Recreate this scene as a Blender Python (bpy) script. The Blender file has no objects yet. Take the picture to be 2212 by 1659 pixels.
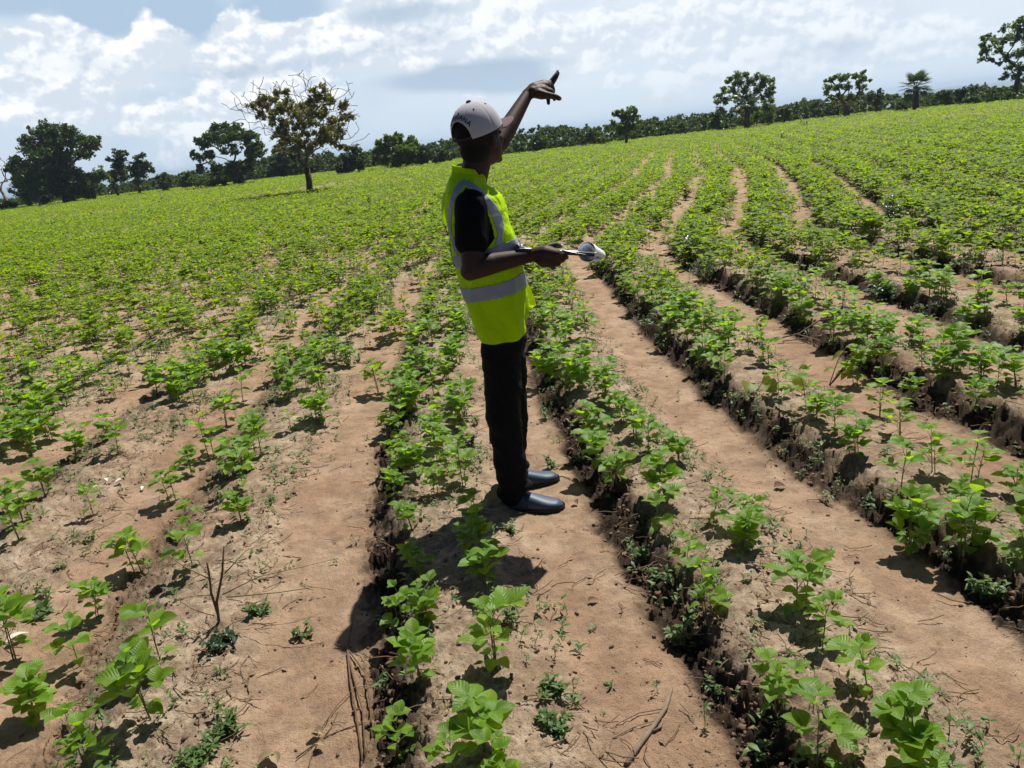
import bpy, bmesh, math, random
import numpy as np
from mathutils import Vector, Matrix, Euler
random.seed(7); rng = np.random.default_rng(11)
D2R = math.radians
SC = bpy.context.scene
COL = SC.collection
# ------------------------------------------------------------------ camera
CAM_H = 1.6; PITCH = D2R(17.1); ROLL = D2R(6.45)
cam = bpy.data.cameras.new('camera'); camo = bpy.data.objects.new('camera', cam); COL.objects.link(camo)
cam.sensor_width = 36; cam.lens = 28.125; cam.clip_start = .05; cam.clip_end = 30000
_up = Vector((0, math.sin(PITCH), math.cos(PITCH))); _fw = Vector((0, math.cos(PITCH), -math.sin(PITCH)))
_c, _s = math.cos(ROLL), math.sin(ROLL)
_R = Vector((1, 0, 0))*_c - _up*_s; _U = Vector((1, 0, 0))*_s + _up*_c
m = Matrix((_R, _U, -_fw)).transposed().to_4x4(); m.translation = Vector((0, 0, CAM_H))
camo.matrix_world = m; SC.camera = camo
# ------------------------------------------------------------------ light
SUN_EL = D2R(58); SUN_V = Vector((.56*math.cos(SUN_EL)/1.0, .83*math.cos(SUN_EL), math.sin(SUN_EL))).normalized()
sl = bpy.data.lights.new('sun', 'SUN'); sl.energy = 5.0; sl.angle = D2R(.5); sl.color = (1, .95, .87)
so = bpy.data.objects.new('sun', sl); COL.objects.link(so); so.location = (20, 30, 50)
so.rotation_euler = SUN_V.to_track_quat('Z', 'Y').to_euler()
SC.view_settings.view_transform = 'Standard'; SC.view_settings.look = 'None'
SC.view_settings.gamma = 1; SC.view_settings.exposure = .42
# ------------------------------------------------------------------ projection helpers (2212 px wide sketch units)
F = 800*2212/1024; CX, CY = 1106, 829.5
def ray(px, py):
    a = (px-CX)/F; b = -(py-CY)/F
    r = a*_c+b*_s; u = -a*_s+b*_c
    return r, math.cos(PITCH)+u*math.sin(PITCH), -math.sin(PITCH)+u*math.cos(PITCH)
def flat(px, py, z0=0):
    r, y, z = ray(px, py); t = (z0-CAM_H)/z
    return r*t, y*t
def atY(px, py, Y):
    r, y, z = ray(px, py); t = Y/y
    return Vector((r*t, Y, CAM_H+z*t))
def proj(X, Y, Z):
    Z = Z-CAM_H
    d = Y*math.cos(PITCH)-Z*math.sin(PITCH); u = (Y*math.sin(PITCH)+Z*math.cos(PITCH))/d; r = X/d
    return CX+(r*_c-u*_s)*F, CY-(r*_s+u*_c)*F
# ------------------------------------------------------------------ world: physical sky + procedural clouds by direction
W = bpy.data.worlds.new('World'); SC.world = W; W.use_nodes = True
wt = W.node_tree; wt.nodes.clear(); WN = wt.nodes.new; WL = wt.links.new
def wm(op, a, b=None, c=None, clamp=False):
    n = WN('ShaderNodeMath'); n.operation = op; n.use_clamp = clamp
    for i, v in enumerate((a, b, c)):
        if v is None: continue
        if isinstance(v, (int, float)): n.inputs[i].default_value = v
        else: WL(v, n.inputs[i])
    return n.outputs[0]
def wmap(v, a, b, c=0., d=1.):
    n = WN('ShaderNodeMapRange'); n.interpolation_type = 'SMOOTHSTEP'; WL(v, n.inputs[0])
    for i, q in enumerate((a, b, c, d)): n.inputs[i+1].default_value = q
    return n.outputs[0]
def wmix(f, a, b):
    n = WN('ShaderNodeMix'); n.data_type = 'RGBA'
    for i, v in ((0, f), (6, a), (7, b)):
        if isinstance(v, tuple): n.inputs[i].default_value = (*v, 1)
        elif isinstance(v, (int, float)): n.inputs[i].default_value = v
        else: WL(v, n.inputs[i])
    return n.outputs[2]
tc = WN('ShaderNodeTexCoord'); sx = WN('ShaderNodeSeparateXYZ'); WL(tc.outputs['Generated'], sx.inputs[0])
AZ = wm('MULTIPLY', wm('ARCTAN2', sx.outputs[0], sx.outputs[1]), 180/math.pi)
EL = wm('MULTIPLY', wm('ARCSINE', sx.outputs[2]), 180/math.pi)
def azel(px, py):
    r, y, z = ray(px, py); l = math.sqrt(r*r+y*y+z*z)
    return math.degrees(math.atan2(r, y)), math.degrees(math.asin(z/l))
DEG = F*D2R(1)   # sketch px per degree near the centre
def noise(dx, dy, scale, det, rough, sx_=1., sy_=1., w=0., dist=0.):
    cb = WN('ShaderNodeCombineXYZ')
    WL(wm('MULTIPLY', wm('ADD', AZ, dx), sx_), cb.inputs[0]); WL(wm('MULTIPLY', wm('ADD', EL, dy), sy_), cb.inputs[1]); cb.inputs[2].default_value = w
    n = WN('ShaderNodeTexNoise'); WL(cb.outputs[0], n.inputs['Vector']); n.inputs['Scale'].default_value = scale
    n.inputs['Detail'].default_value = det; n.inputs['Roughness'].default_value = rough; n.inputs['Distortion'].default_value = dist
    return n.outputs[0]
def billow(dx, dy, scale):
    cb = WN('ShaderNodeCombineXYZ'); WL(wm('MULTIPLY', wm('ADD', AZ, dx), .9), cb.inputs[0]); WL(wm('MULTIPLY', wm('ADD', EL, dy), 1.15), cb.inputs[1])
    ns = WN('ShaderNodeTexNoise'); WL(cb.outputs[0], ns.inputs['Vector']); ns.inputs['Scale'].default_value = .35; ns.inputs['Detail'].default_value = 3
    vm = WN('ShaderNodeVectorMath'); vm.operation = 'SCALE'; WL(ns.outputs[1], vm.inputs[0]); vm.inputs['Scale'].default_value = 1.6
    va = WN('ShaderNodeVectorMath'); va.operation = 'ADD'; WL(cb.outputs[0], va.inputs[0]); WL(vm.outputs[0], va.inputs[1])
    v = WN('ShaderNodeTexVoronoi'); v.feature = 'SMOOTH_F1'; v.voronoi_dimensions = '2D'; v.inputs['Scale'].default_value = scale; v.inputs['Detail'].default_value = 3.5; v.inputs['Roughness'].default_value = .55
    v.inputs['Lacunarity'].default_value = 2.1; v.inputs['Smoothness'].default_value = .25; v.normalize = True; WL(va.outputs[0], v.inputs['Vector']); return v.outputs['Distance']
def blob_sum(bl, nz=None):
    acc = None
    for (px, py, rx, ry, k) in bl:
        a, e = azel(px, py)
        dx = wm('MULTIPLY', wm('SUBTRACT', AZ, a), DEG/rx); dy = wm('MULTIPLY', wm('SUBTRACT', EL, e), DEG/ry)
        r2 = wm('ADD', wm('MULTIPLY', dx, dx), wm('MULTIPLY', dy, dy))
        v = wm('MULTIPLY', wm('DIVIDE', 1., wm('ADD', 1., wm('MULTIPLY', r2, r2))), k)
        acc = v if acc is None else wm('ADD', acc, v)
    return acc
SHIFT = .55
fb = noise(0, 0, .16, 9, .56, .85, 1.25, 3.1)
fb_up = noise(-.25, SHIFT, .16, 9, .56, .85, 1.25, 3.1)
big = noise(0, 0, .045, 3, .5, .7, 1.6, 9.)
puffs = [(110, 80, 75, 60, .8), (200, 130, 90, 60, .8), (60, 180, 90, 40, .6), (310, 30, 40, 70, .7), (450, 110, 90, 60, .8), (520, 50, 60, 70, .8),
         (640, 100, 120, 60, .7), (800, 60, 130, 50, .8), (960, 20, 140, 40, .9), (1060, 90, 130, 40, .9), (1150, 110, 70, 30, .7), (880, 125, 90, 25, .5),
         (240, 270, 60, 28, .8), (380, 262, 60, 28, .8), (480, 245, 70, 42, .9), (560, 230, 50, 40, .6), (100, 240, 80, 40, .6), (720, 210, 90, 40, .4),
         (1320, 40, 140, 50, .7), (1480, 60, 70, 34, .8), (1640, 70, 80, 30, .8), (1770, 80, 50, 20, .8), (1600, 140, 180, 26, .55), (1950, 40, 110, 34, .65), (2080, 80, 100, 34, .65), (1290, 110, 140, 36, .6), (1850, 140, 160, 18, .4), (1700, 10, 160, 25, .6), (1420, 170, 160, 20, .3)]
gaps = [(215, 20, 70, 50, 1.2), (400, 25, 65, 50, 1.2), (610, 12, 80, 30, 1.2), (20, 10, 60, 20, .8), (1230, 10, 60, 12, .6), (260, 215, 220, 14, .15)]
bell = [(1000, 165, 190, 26, 1.), (860, 30, 120, 22, .8), (1120, 185, 90, 18, .6), (480, 155, 90, 18, .5), (880, 90, 110, 18, .5), (600, 150, 130, 20, .35), (120, 140, 120, 22, .35), (1750, 110, 130, 22, .45), (1560, 40, 90, 20, .3), (700, 130, 70, 15, .3), (230, 225, 200, 14, .2)]
P = blob_sum(puffs); vb = billow(0, 0, .30); vb_up = billow(-.2, .45, .30)
G = blob_sum(gaps); B = blob_sum(bell)
dens = wm('ADD', wm('ADD', wm('SUBTRACT', wm('MULTIPLY', P, .60), wm('MULTIPLY', G, .45)), wm('MULTIPLY', wm('SUBTRACT', fb, .5), 1.5)), wm('MULTIPLY', wm('SUBTRACT', .38, vb), 1.25))
puff_mask = wmap(dens, .32, .56)
light = wmap(wm('ADD', wm('MULTIPLY', wm('SUBTRACT', vb_up, vb), 1.1), wm('MULTIPLY', wm('SUBTRACT', fb, fb_up), 1.4)), -.09, .13)
bellm = wmap(wm('ADD', B, wm('MULTIPLY', wm('SUBTRACT', fb, .5), 1.5)), .25, 1.05)
veil = wmap(wm('SUBTRACT', wm('ADD', wm('MULTIPLY', big, .9), wm('MULTIPLY', wm('SUBTRACT', fb, .5), .5)), wm('MULTIPLY', G, .4)), .05, .5)
sky = WN('ShaderNodeTexSky'); sky.sky_type = 'NISHITA'; sky.sun_disc = False
sky.sun_elevation = SUN_EL; sky.sun_rotation = math.atan2(SUN_V.x, SUN_V.y); sky.air_density = .45; sky.dust_density = .15
K = .84/.05
def kc(c): return tuple(v*K for v in c)
c1 = wmix(wm('MULTIPLY', veil, .92), kc((.40, .53, .68)), kc((.66, .745, .83)))
right = wmap(AZ, -12., 12.)
c1 = wmix(wm('MULTIPLY', right, .45), c1, kc((.78, .84, .90)))
pc = wmix(light, kc((.63, .70, .79)), kc((.94, .955, .97)))
c2 = wmix(wm('MULTIPLY', puff_mask, wm('SUBTRACT', 1., wm('MULTIPLY', right, .38))), c1, pc)
c3 = wmix(wm('MULTIPLY', bellm, .92), c2, kc((.40, .51, .64)))
low = wmap(EL, 0., 5.5, 1., 0.)
c4 = wmix(wm('MULTIPLY', low, .5), c3, kc((.60, .71, .81)))
front = wm('MULTIPLY', wmap(wm('ABSOLUTE', AZ), 50., 75., 1., 0.), wmap(EL, 24., 40., 1., 0.))
front = wm('MULTIPLY', front, wmap(EL, -4., -1.))
c5 = wmix(front, sky.outputs[0], c4)
bg = WN('ShaderNodeBackground'); bg.inputs[1].default_value = .05; WL(c5, bg.inputs[0])
wo = WN('ShaderNodeOutputWorld'); WL(bg.outputs[0], wo.inputs[0])
# ------------------------------------------------------------------ numpy noise
_tab = rng.random((256, 256)).astype(np.float32)
def vnoise(x, y):
    xi = np.floor(x).astype(int); yi = np.floor(y).astype(int); fx = x-xi; fy = y-yi
    fx = fx*fx*(3-2*fx); fy = fy*fy*(3-2*fy)
    a = _tab[xi & 255, yi & 255]; b = _tab[(xi+1) & 255, yi & 255]; c = _tab[xi & 255, (yi+1) & 255]; d = _tab[(xi+1) & 255, (yi+1) & 255]
    return (a*(1-fx)+b*fx)*(1-fy)+(c*(1-fx)+d*fx)*fy
def fbm(x, y, s, o=4, r=.5):
    t = 0; a = 1; n = 0
    for i in range(o):
        t = t+a*vnoise(x*s+17.3*i, y*s+41.7*i); n += a; a *= r; s *= 2.03
    return t/n
def sst(x, a, b):
    t = np.clip((x-a)/(b-a), 0, 1); return t*t*(3-2*t)
# ------------------------------------------------------------------ object helpers
def setp(o, label=None, cat=None, group=None, kind=None):
    if label: o['label'] = label
    if cat: o['category'] = cat
    if group: o['group'] = group
    if kind: o['kind'] = kind
    return o
def link(name, me, mat=None, parent=None, smooth=True):
    o = bpy.data.objects.new(name, me); COL.objects.link(o)
    if mat is not None:
        for mm in (mat if isinstance(mat, (list, tuple)) else [mat]): me.materials.append(mm)
    if parent is not None: o.parent = parent
    if smooth and len(me.polygons): me.polygons.foreach_set('use_smooth', np.ones(len(me.polygons), bool))
    return o
def empty(name, loc=(0, 0, 0), rz=0, sc=1):
    o = bpy.data.objects.new(name, None); COL.objects.link(o); o.location = loc; o.rotation_euler = (0, 0, rz); o.scale = (sc, sc, sc)
    o.empty_display_size = .1
    return o
def mesh_np(name, V, Fc, uv=None, attr=None):
    """V (n,3), Fc (m,k) same-size faces"""
    me = bpy.data.meshes.new(name); V = np.asarray(V, np.float32); Fc = np.asarray(Fc, np.int32); k = Fc.shape[1]
    me.vertices.add(len(V)); me.vertices.foreach_set('co', V.ravel())
    me.loops.add(Fc.size); me.loops.foreach_set('vertex_index', Fc.ravel())
    me.polygons.add(len(Fc)); me.polygons.foreach_set('loop_start', np.arange(len(Fc), dtype=np.int32)*k)
    me.polygons.foreach_set('loop_total', np.full(len(Fc), k, np.int32))
    if uv is not None:
        l = me.uv_layers.new(name='UVMap'); l.data.foreach_set('uv', np.asarray(uv, np.float32)[Fc.ravel()].ravel())
    if attr:
        for n, a in attr.items():
            t = me.attributes.new(n, 'FLOAT', 'POINT'); t.data.foreach_set('value', np.asarray(a, np.float32))
    me.update(calc_edges=True); me.validate(verbose=False) if False else None
    return me
class MB:
    """collects quads/tris with uv"""
    def __init__(s): s.V = []; s.F = []; s.UV = []; s.n = 0
    def add(s, V, Fc, uv=None):
        V = np.asarray(V, float); s.V.append(V); s.F += [tuple(i+s.n for i in f) for f in Fc]
        s.UV.append(np.asarray(uv, float) if uv is not None else np.zeros((len(V), 2))); s.n += len(V)
    def mesh(s, name):
        me = bpy.data.meshes.new(name); me.from_pydata(np.concatenate(s.V).tolist(), [], s.F)
        uv = np.concatenate(s.UV); l = me.uv_layers.new(name='UVMap'); idx = np.empty(len(me.loops), np.int32); me.loops.foreach_get('vertex_index', idx)
        l.data.foreach_set('uv', uv[idx].astype(np.float32).ravel()); me.update(); return me
    def tube(s, pts, radii, n=6, cap=True):
        pts = [Vector(p) for p in pts]; rings = []; V = []
        prev = None
        for i, p in enumerate(pts):
            t = (pts[min(i+1, len(pts)-1)]-pts[max(i-1, 0)])
            if t.length < 1e-9: t = Vector((0, 0, 1))
            t.normalize()
            a = (prev - t*prev.dot(t)) if prev is not None else t.orthogonal()
            if a.length < 1e-6: a = t.orthogonal()
            a.normalize(); b = t.cross(a); prev = a
            for k in range(n):
                q = 2*math.pi*k/n; V.append(p+(a*math.cos(q)+b*math.sin(q))*radii[i])
        Fc = []
        for i in range(len(pts)-1):
            for k in range(n): Fc.append((i*n+k, i*n+(k+1) % n, (i+1)*n+(k+1) % n, (i+1)*n+k))
        if cap: Fc.append(tuple(range(n-1, -1, -1))); Fc.append(tuple((len(pts)-1)*n+k for k in range(n)))
        s.add([tuple(v) for v in V], Fc)
# ------------------------------------------------------------------ materials
def mat(name, base=(.5, .5, .5), rough=.6, spec=.5, metal=0.):
    M = bpy.data.materials.new(name); M.use_nodes = True; b = M.node_tree.nodes['Principled BSDF']
    b.inputs['Base Color'].default_value = (*base, 1); b.inputs['Roughness'].default_value = rough
    b.inputs['Specular IOR Level'].default_value = spec; b.inputs['Metallic'].default_value = metal
    return M, M.node_tree, b
def nd(t, ty, **k):
    n = t.nodes.new(ty)
    for a, v in k.items(): setattr(n, a, v)
    return n
def ramp(t, fac, stops):
    n = nd(t, 'ShaderNodeValToRGB'); t.links.new(fac, n.inputs[0]); e = n.color_ramp.elements
    while len(e) < len(stops): e.new(.5)
    for i, (p, c) in enumerate(stops): e[i].position = p; e[i].color = (*c, 1)
    return n.outputs[0]
def nz(t, scale, det=4, rough=.5, coord=None, dist=0):
    n = nd(t, 'ShaderNodeTexNoise'); n.inputs['Scale'].default_value = scale; n.inputs['Detail'].default_value = det; n.inputs['Roughness'].default_value = rough; n.inputs['Distortion'].default_value = dist
    if coord is None: coord = nd(t, 'ShaderNodeTexCoord').outputs['Object']
    t.links.new(coord, n.inputs['Vector']); return n.outputs[0]
def mixc(t, f, a, b, bt='MIX'):
    n = nd(t, 'ShaderNodeMix', data_type='RGBA', blend_type=bt)
    for i, v in ((0, f), (6, a), (7, b)):
        if isinstance(v, tuple): n.inputs[i].default_value = (*v, 1)
        elif isinstance(v, (int, float)): n.inputs[i].default_value = v
        else: t.links.new(v, n.inputs[i])
    return n.outputs[2]
def mth(t, op, a, b=None, clamp=False):
    n = nd(t, 'ShaderNodeMath', operation=op, use_clamp=clamp)
    for i, v in enumerate((a, b)):
        if v is None: continue
        if isinstance(v, (int, float)): n.inputs[i].default_value = v
        else: t.links.new(v, n.inputs[i])
    return n.outputs[0]
def bump(t, b, h, strength, dist):
    n = nd(t, 'ShaderNodeBump'); n.inputs['Strength'].default_value = strength; n.inputs['Distance'].default_value = dist
    t.links.new(h, n.inputs['Height']); t.links.new(n.outputs[0], b.inputs['Normal']); return n
def leafmat(name, c_lo, c_hi, tr=(.25, .5, .03), k=.45, rough=.45, veins=True, spec=.35):
    M, t, b = mat(name, c_lo, rough, spec)
    geo = nd(t, 'ShaderNodeNewGeometry'); rnd = geo.outputs['Random Per Island']; oi = nd(t, 'ShaderNodeObjectInfo').outputs['Random']
    f = mth(t, 'ADD', mth(t, 'MULTIPLY', rnd, .7), mth(t, 'MULTIPLY', oi, .3))
    col = mixc(t, f, c_lo, c_hi); trc = mixc(t, rnd, tuple(v*.72 for v in tr), tuple(min(1, v*1.15) for v in tr))
    if veins:
        uv = nd(t, 'ShaderNodeUVMap').outputs[0]; s = nd(t, 'ShaderNodeSeparateXYZ'); t.links.new(uv, s.inputs[0])
        v = mth(t, 'ABSOLUTE', mth(t, 'SUBTRACT', s.outputs[1], .5))
        w = mth(t, 'SINE', mth(t, 'MULTIPLY', mth(t, 'SUBTRACT', s.outputs[0], mth(t, 'MULTIPLY', v, .55)), 44.))
        mid = mth(t, 'GREATER_THAN', mth(t, 'SUBTRACT', .035, v), 0.)
        vein = mth(t, 'MAXIMUM', mid, mth(t, 'MULTIPLY', mth(t, 'GREATER_THAN', w, .82), .45))
        col = mixc(t, mth(t, 'MULTIPLY', vein, .45), col, (.22, .34, .10)); trc = mixc(t, mth(t, 'MULTIPLY', vein, .4), trc, (.40, .52, .12))
        bump(t, b, mth(t, 'ADD', mth(t, 'MULTIPLY', w, -.5), mth(t, 'MULTIPLY', mid, -1.)), .35, .002)
    t.links.new(col, b.inputs['Base Color'])
    tb = nd(t, 'ShaderNodeBsdfTranslucent'); t.links.new(trc, tb.inputs[0])
    mx = nd(t, 'ShaderNodeMixShader'); mx.inputs[0].default_value = k
    t.links.new(b.outputs[0], mx.inputs[1]); t.links.new(tb.outputs[0], mx.inputs[2])
    t.links.new(mx.outputs[0], t.nodes['Material Output'].inputs[0]); return M
M_SOY = leafmat('soybean_leaf', (.085, .19, .010), (.165, .30, .018), (.38, .62, .014), .5, .45)
M_SOYF = leafmat('soybean_leaf_distant', (.08, .165, .007), (.145, .24, .012), (.36, .52, .011), .5, .62, False)
M_WEED = leafmat('weed_leaf', (.06, .115, .03), (.12, .19, .05), (.17, .32, .04), .35, .5, False)
M_DARKW = leafmat('dark_weed_leaf', (.02, .045, .018), (.04, .075, .03), (.05, .11, .02), .25, .35, False)
M_DRYL = leafmat('dry_leaf', (.28, .2, .11), (.42, .34, .2), (.3, .22, .1), .3, .7, False)
M_PALEL = leafmat('bleached_leaf', (.6, .54, .45), (.8, .76, .68), (.4, .36, .3), .2, .7, False)
M_YEL = leafmat('yellow_green_leaf', (.16, .2, .03), (.22, .27, .04), (.5, .58, .05), .45, .5)
M_TREE = leafmat('tree_leaf', (.05, .09, .018), (.11, .17, .03), (.20, .32, .02), .38, .5, False)
M_TREED = leafmat('dense_tree_leaf', (.038, .07, .016), (.075, .12, .024), (.10, .18, .015), .28, .5, False)
M_TREEO = leafmat('olive_tree_leaf', (.10, .115, .035), (.20, .20, .06), (.30, .30, .05), .38, .55, False)
M_BUSH = leafmat('bush_leaf', (.055, .095, .02), (.10, .15, .035), (.14, .22, .025), .3, .55, False)
M_PALM = leafmat('palm_leaf', (.045, .08, .03), (.08, .12, .045), (.08, .15, .03), .25, .4, False)
def simple(name, base, rough=.7, spec=.3, var=.25, sc=30, bmp=.3, bd=.004):
    M, t, b = mat(name, base, rough, spec); n = nz(t, sc, 5, .6)
    t.links.new(mixc(t, n, tuple(v*(1-var) for v in base), tuple(min(1, v*(1+var)) for v in base)), b.inputs['Base Color'])
    if bmp: bump(t, b, n, bmp, bd)
    return M
M_STEM = simple('green_stem', (.13, .17, .05), .6, .3, .4, 60, 0)
M_BARK = simple('bark', (.085, .062, .045), .9, .2, .5, 9, .8, .04)
M_TWIG = simple('pale_twig', (.24, .18, .13), .8, .2, .4, 20, .3, .01)
M_HBT = simple('weathered_branch', (.13, .095, .07), .85, .2, .45, 20, .3, .01)
M_DSTEM = simple('dry_stem', (.14, .085, .05), .8, .2, .4, 50, .5, .002)
M_STICK = simple('dead_stick', (.2, .15, .11), .85, .2, .45, 40, .6, .003)
# ------------------------------------------------------------------ ground
GY = np.array([-6, 0, 2, 3, 4, 5, 7, 9.4, 10.5, 12.2, 14.5, 15.4, 22.5, 27.7, 60, 130.]); GX = np.array([1.6, .6, .30, .16, .03, 0, -.03, -.05, .12, .75, 1.45, 1.8, 3.95, 5.1, 13, 30.])
_gy = np.linspace(-6, 130, 1400); _gx = np.interp(_gy, GY, GX); _k = np.ones(13)/13; _gx = np.convolve(np.pad(_gx, 6, mode='edge'), _k, 'valid')
PER = .98
def srow(X, Y):
    u = X-np.interp(Y, _gy, _gx)+.05*(fbm(X*1., Y, .8, 2)-.5)*2+.055*(fbm(X, Y, 3.4, 3)-.5)*2+.028*(fbm(X, Y, 11., 3)-.5)*2
    q = (u-.185)/PER; return (q-np.floor(q))*PER, np.floor(q)
EX = np.array([-400, -50.6, -30, 0, 22.5, 40, 400.]); EY = np.array([110, 95, 90, 80, 73, 63, 40.])
edge_px = [(-800, 553), (0, 455), (200, 430), (400, 408), (560, 392), (800, 366), (980, 348), (1100, 338), (1300, 315), (1490, 292), (1700, 267), (1900, 245), (2100, 229), (2212, 222), (3000, 132)]
_e = sorted(flat(a, b-1) for a, b in edge_px); EX = np.array([-500]+[q[0] for q in _e]+[400]); EY = np.array([_e[0][1]+5]+[q[1] for q in _e]+[40])
def far_drop(X, Y):
    e = Y-np.interp(X, EX, EY); e = np.maximum(e, 0)
    return -(.055*e*sst(e, 0, 12))*(e < 400)-(e >= 400)*22 - 0*X
def height(X, Y, fine=False):
    X = np.asarray(X, float); Y = np.asarray(Y, float)
    s, k = srow(X, Y)
    amp = .072*(1-.25*sst(Y, 8, 20))*np.clip(.55+.9*fbm(X, Y, .9, 3), .5, 1.25)*(1-.55*(k < -1.5))
    rise = sst(s, -.0, .10+.14*(k < -1.5)+.30*np.clip(fbm(X+9, Y, 2.6, 3)-.40, 0, 1)); top = 1+.12*np.sin(np.clip((s-.04)/.4, 0, 1)*math.pi); fall = 1-sst(s, .40, .74)
    z = amp*rise*top*fall
    onr = np.clip(rise*fall, 0, 1)
    if fine:
        n1 = fbm(X, Y, 14, 4, .55); n2 = fbm(X, Y, 45, 3, .6); n3 = fbm(X, Y, 3., 3)
        fl = (1-.65*(k < -1.5))*np.exp(-((s-.06)/.085)**2)+np.exp(-((s-.98-.0)/.05)**2)*.7
        near = 1-sst(Y, 14, 30)
        z = z+near*((n3-.5)*.035*(.3+onr)+(n1-.5)*(.008+.024*onr+.10*fl)+(n2-.5)*(.004+.014*onr+.075*fl)+(fbm(X, Y, 95, 2)-.5)*(.003+.007*onr+.035*fl))
        pebb = fbm(X, Y, 70, 2); z = z+near*np.maximum(pebb-.70, 0)*.035
    zd = far_drop(X, Y); inf = sst(Y, 40, 60)
    return z*(1-inf)+zd
def ground_at(px, py):
    z = 0.
    for i in range(8):
        X, Y = flat(px, py, z); z = float(height(np.array([X]), np.array([Y]))[0])
    return X, Y, z
ys = [-4, -3, -2, -1, -.3, .3]
y = .6
while y < 1.4: ys.append(y); y += .03
while y < 30: ys.append(y); y *= 1.0043 if y < 8 else 1.007
while y < 130: ys.append(y); y *= 1.018
while y < 7500: ys.append(y); y *= 1.12
ys = np.array(ys); NC = 1250
tt = np.linspace(-1, 1, NC)
Yg, Tg = np.meshgrid(ys, tt, indexing='ij'); Xg = Tg*(np.maximum(Yg, 0)+1.3)*.98
Zg = height(Xg, Yg, True)
sg, kg = srow(Xg, Yg)
# crumbling undercut of the shaded flank: real sideways displacement
und = (kg > -1.5)*np.exp(-((sg-.012)/.03)**2)*(1-sst(Yg, 12, 20)); Xd = Xg-und*.05*(fbm(Xg*2, Yg, 26, 4, .6)-.4)
V = np.stack([Xd, Yg, Zg], -1).reshape(-1, 3)
ni, nj = Yg.shape; ii = np.arange(ni-1)[:, None]*nj+np.arange(nj-1)[None, :]
Fq = np.stack([ii, ii+1, ii+1+nj, ii+nj], -1).reshape(-1, 4)
zone = np.where(sg < .7, 1-sst(sg, .42, .68), 0)*sst(sg, .0, .04)
flank_shade = np.clip(np.exp(-((sg-.04)/.09)**2)+np.exp(-((sg-.98)/.05)**2), 0, 1)  # mask for flank shade painted into the soil colour, over dark damp earth
flank_shade = np.clip(flank_shade*(.55+1.2*fbm(Xg, Yg, 5, 3))*(1-.6*(kg < -1.5)), 0, 1)*(1-sst(Yg, 25, 50))
outf = sst(Yg-np.interp(Xg, EX, EY), -3, 3)
me = mesh_np('ground', V, Fq, attr={'zone': zone.ravel(), 'flank_shade': flank_shade.ravel(), 'outf': outf.ravel()})
M, t, b = mat('field_soil', (.4, .28, .19), .92, .15)
at = lambda n: nd(t, 'ShaderNodeAttribute', attribute_name=n).outputs['Fac']
n1 = nz(t, 2.2, 5, .6); n2 = nz(t, 18, 6, .65); n3 = nz(t, 150, 4, .7); n4 = nz(t, .7, 3, .5); n5 = nz(t, 420, 2, .6)
fur = ramp(t, n1, [(.3, (.28, .175, .105)), (.5, (.39, .265, .17)), (.7, (.46, .34, .235))])
rid = ramp(t, n2, [(.3, (.20, .145, .095)), (.5, (.39, .305, .215)), (.68, (.52, .43, .325))])
col = mixc(t, mth(t, 'MULTIPLY', at('zone'), .85, True), fur, rid)
red = ramp(t, n4, [(.5, (0, 0, 0)), (.68, (1, 1, 1))])
col = mixc(t, mth(t, 'MULTIPLY', red, .5), col, (.30, .165, .105))
wet = ramp(t, nz(t, 4.2, 4, .55, dist=.4), [(.60, (0, 0, 0)), (.70, (1, 1, 1))])
mot = ramp(t, nz(t, 7, 6, .7), [(.42, (1, 1, 1)), (.56, (0, 0, 0))]); col = mixc(t, mth(t, 'MULTIPLY', mot, .5), col, (.18, .118, .078))
col = mixc(t, mth(t, 'MULTIPLY', wet, .6), col, (.15, .10, .075))
spk = ramp(t, n3, [(.36, (1, 1, 1)), (.44, (0, 0, 0))]); col = mixc(t, mth(t, 'MULTIPLY', spk, .55), col, (.13, .08, .05))
spl = ramp(t, n5, [(.60, (0, 0, 0)), (.70, (1, 1, 1))]); col = mixc(t, mth(t, 'MULTIPLY', spl, .35), col, (.62, .5, .38))
col = mixc(t, mth(t, 'MULTIPLY', at('flank_shade'), .95, True), col, (.030, .020, .013))  # near-black painted shade along the ridge flanks, on damp soil
grs = mixc(t, nz(t, .02, 6, .6), (.05, .085, .025), (.11, .15, .05)); col = mixc(t, at('outf'), col, grs)
t.links.new(col, b.inputs['Base Color'])
hh = mth(t, 'ADD', mth(t, 'MULTIPLY', n2, .9), mth(t, 'ADD', mth(t, 'MULTIPLY', n3, .5), mth(t, 'MULTIPLY', n5, .22)))
bump(t, b, hh, .9, .018)
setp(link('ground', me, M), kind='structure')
# distant hills: low rises on the plain
hb = []
def hill(x0, x1, y, z, h, seed):
    n = 220; k = 8; xs = np.linspace(x0, x1, n); prof = fbm(xs, xs*0+seed, .0011, 5, .5); prof = h*np.clip((prof-.25)*1.6, .05, 1)*np.sin(np.linspace(0, 1, n)*math.pi)**.3
    V = []; 
    for j in range(k+1):
        q = j/k*math.pi; V.append(np.stack([xs, y-400*np.cos(q)+0*xs, z+prof*np.sin(q)], -1))
    V = np.concatenate(V); ii = np.arange(k)[:, None]*n+np.arange(n-1)[None, :]
    return V, np.stack([ii, ii+1, ii+1+n, ii+n], -1).reshape(-1, 4)
Mh, t, b = mat('wooded_hill', (.05, .08, .03), .9, .1)
t.links.new(mixc(t, nz(t, .01, 6, .65), (.035, .06, .02), (.09, .12, .045)), b.inputs['Base Color'])
V1, F1 = hill(-5200, 5200, 5200, -23, 44, 3.); setp(link('hills', mesh_np('hills', V1, F1), Mh), kind='structure')
V1, F1 = hill(-3000, 3600, 2900, -23, 26, 8.); setp(link('hills', mesh_np('hills', V1, F1), Mh), kind='structure')
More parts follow.
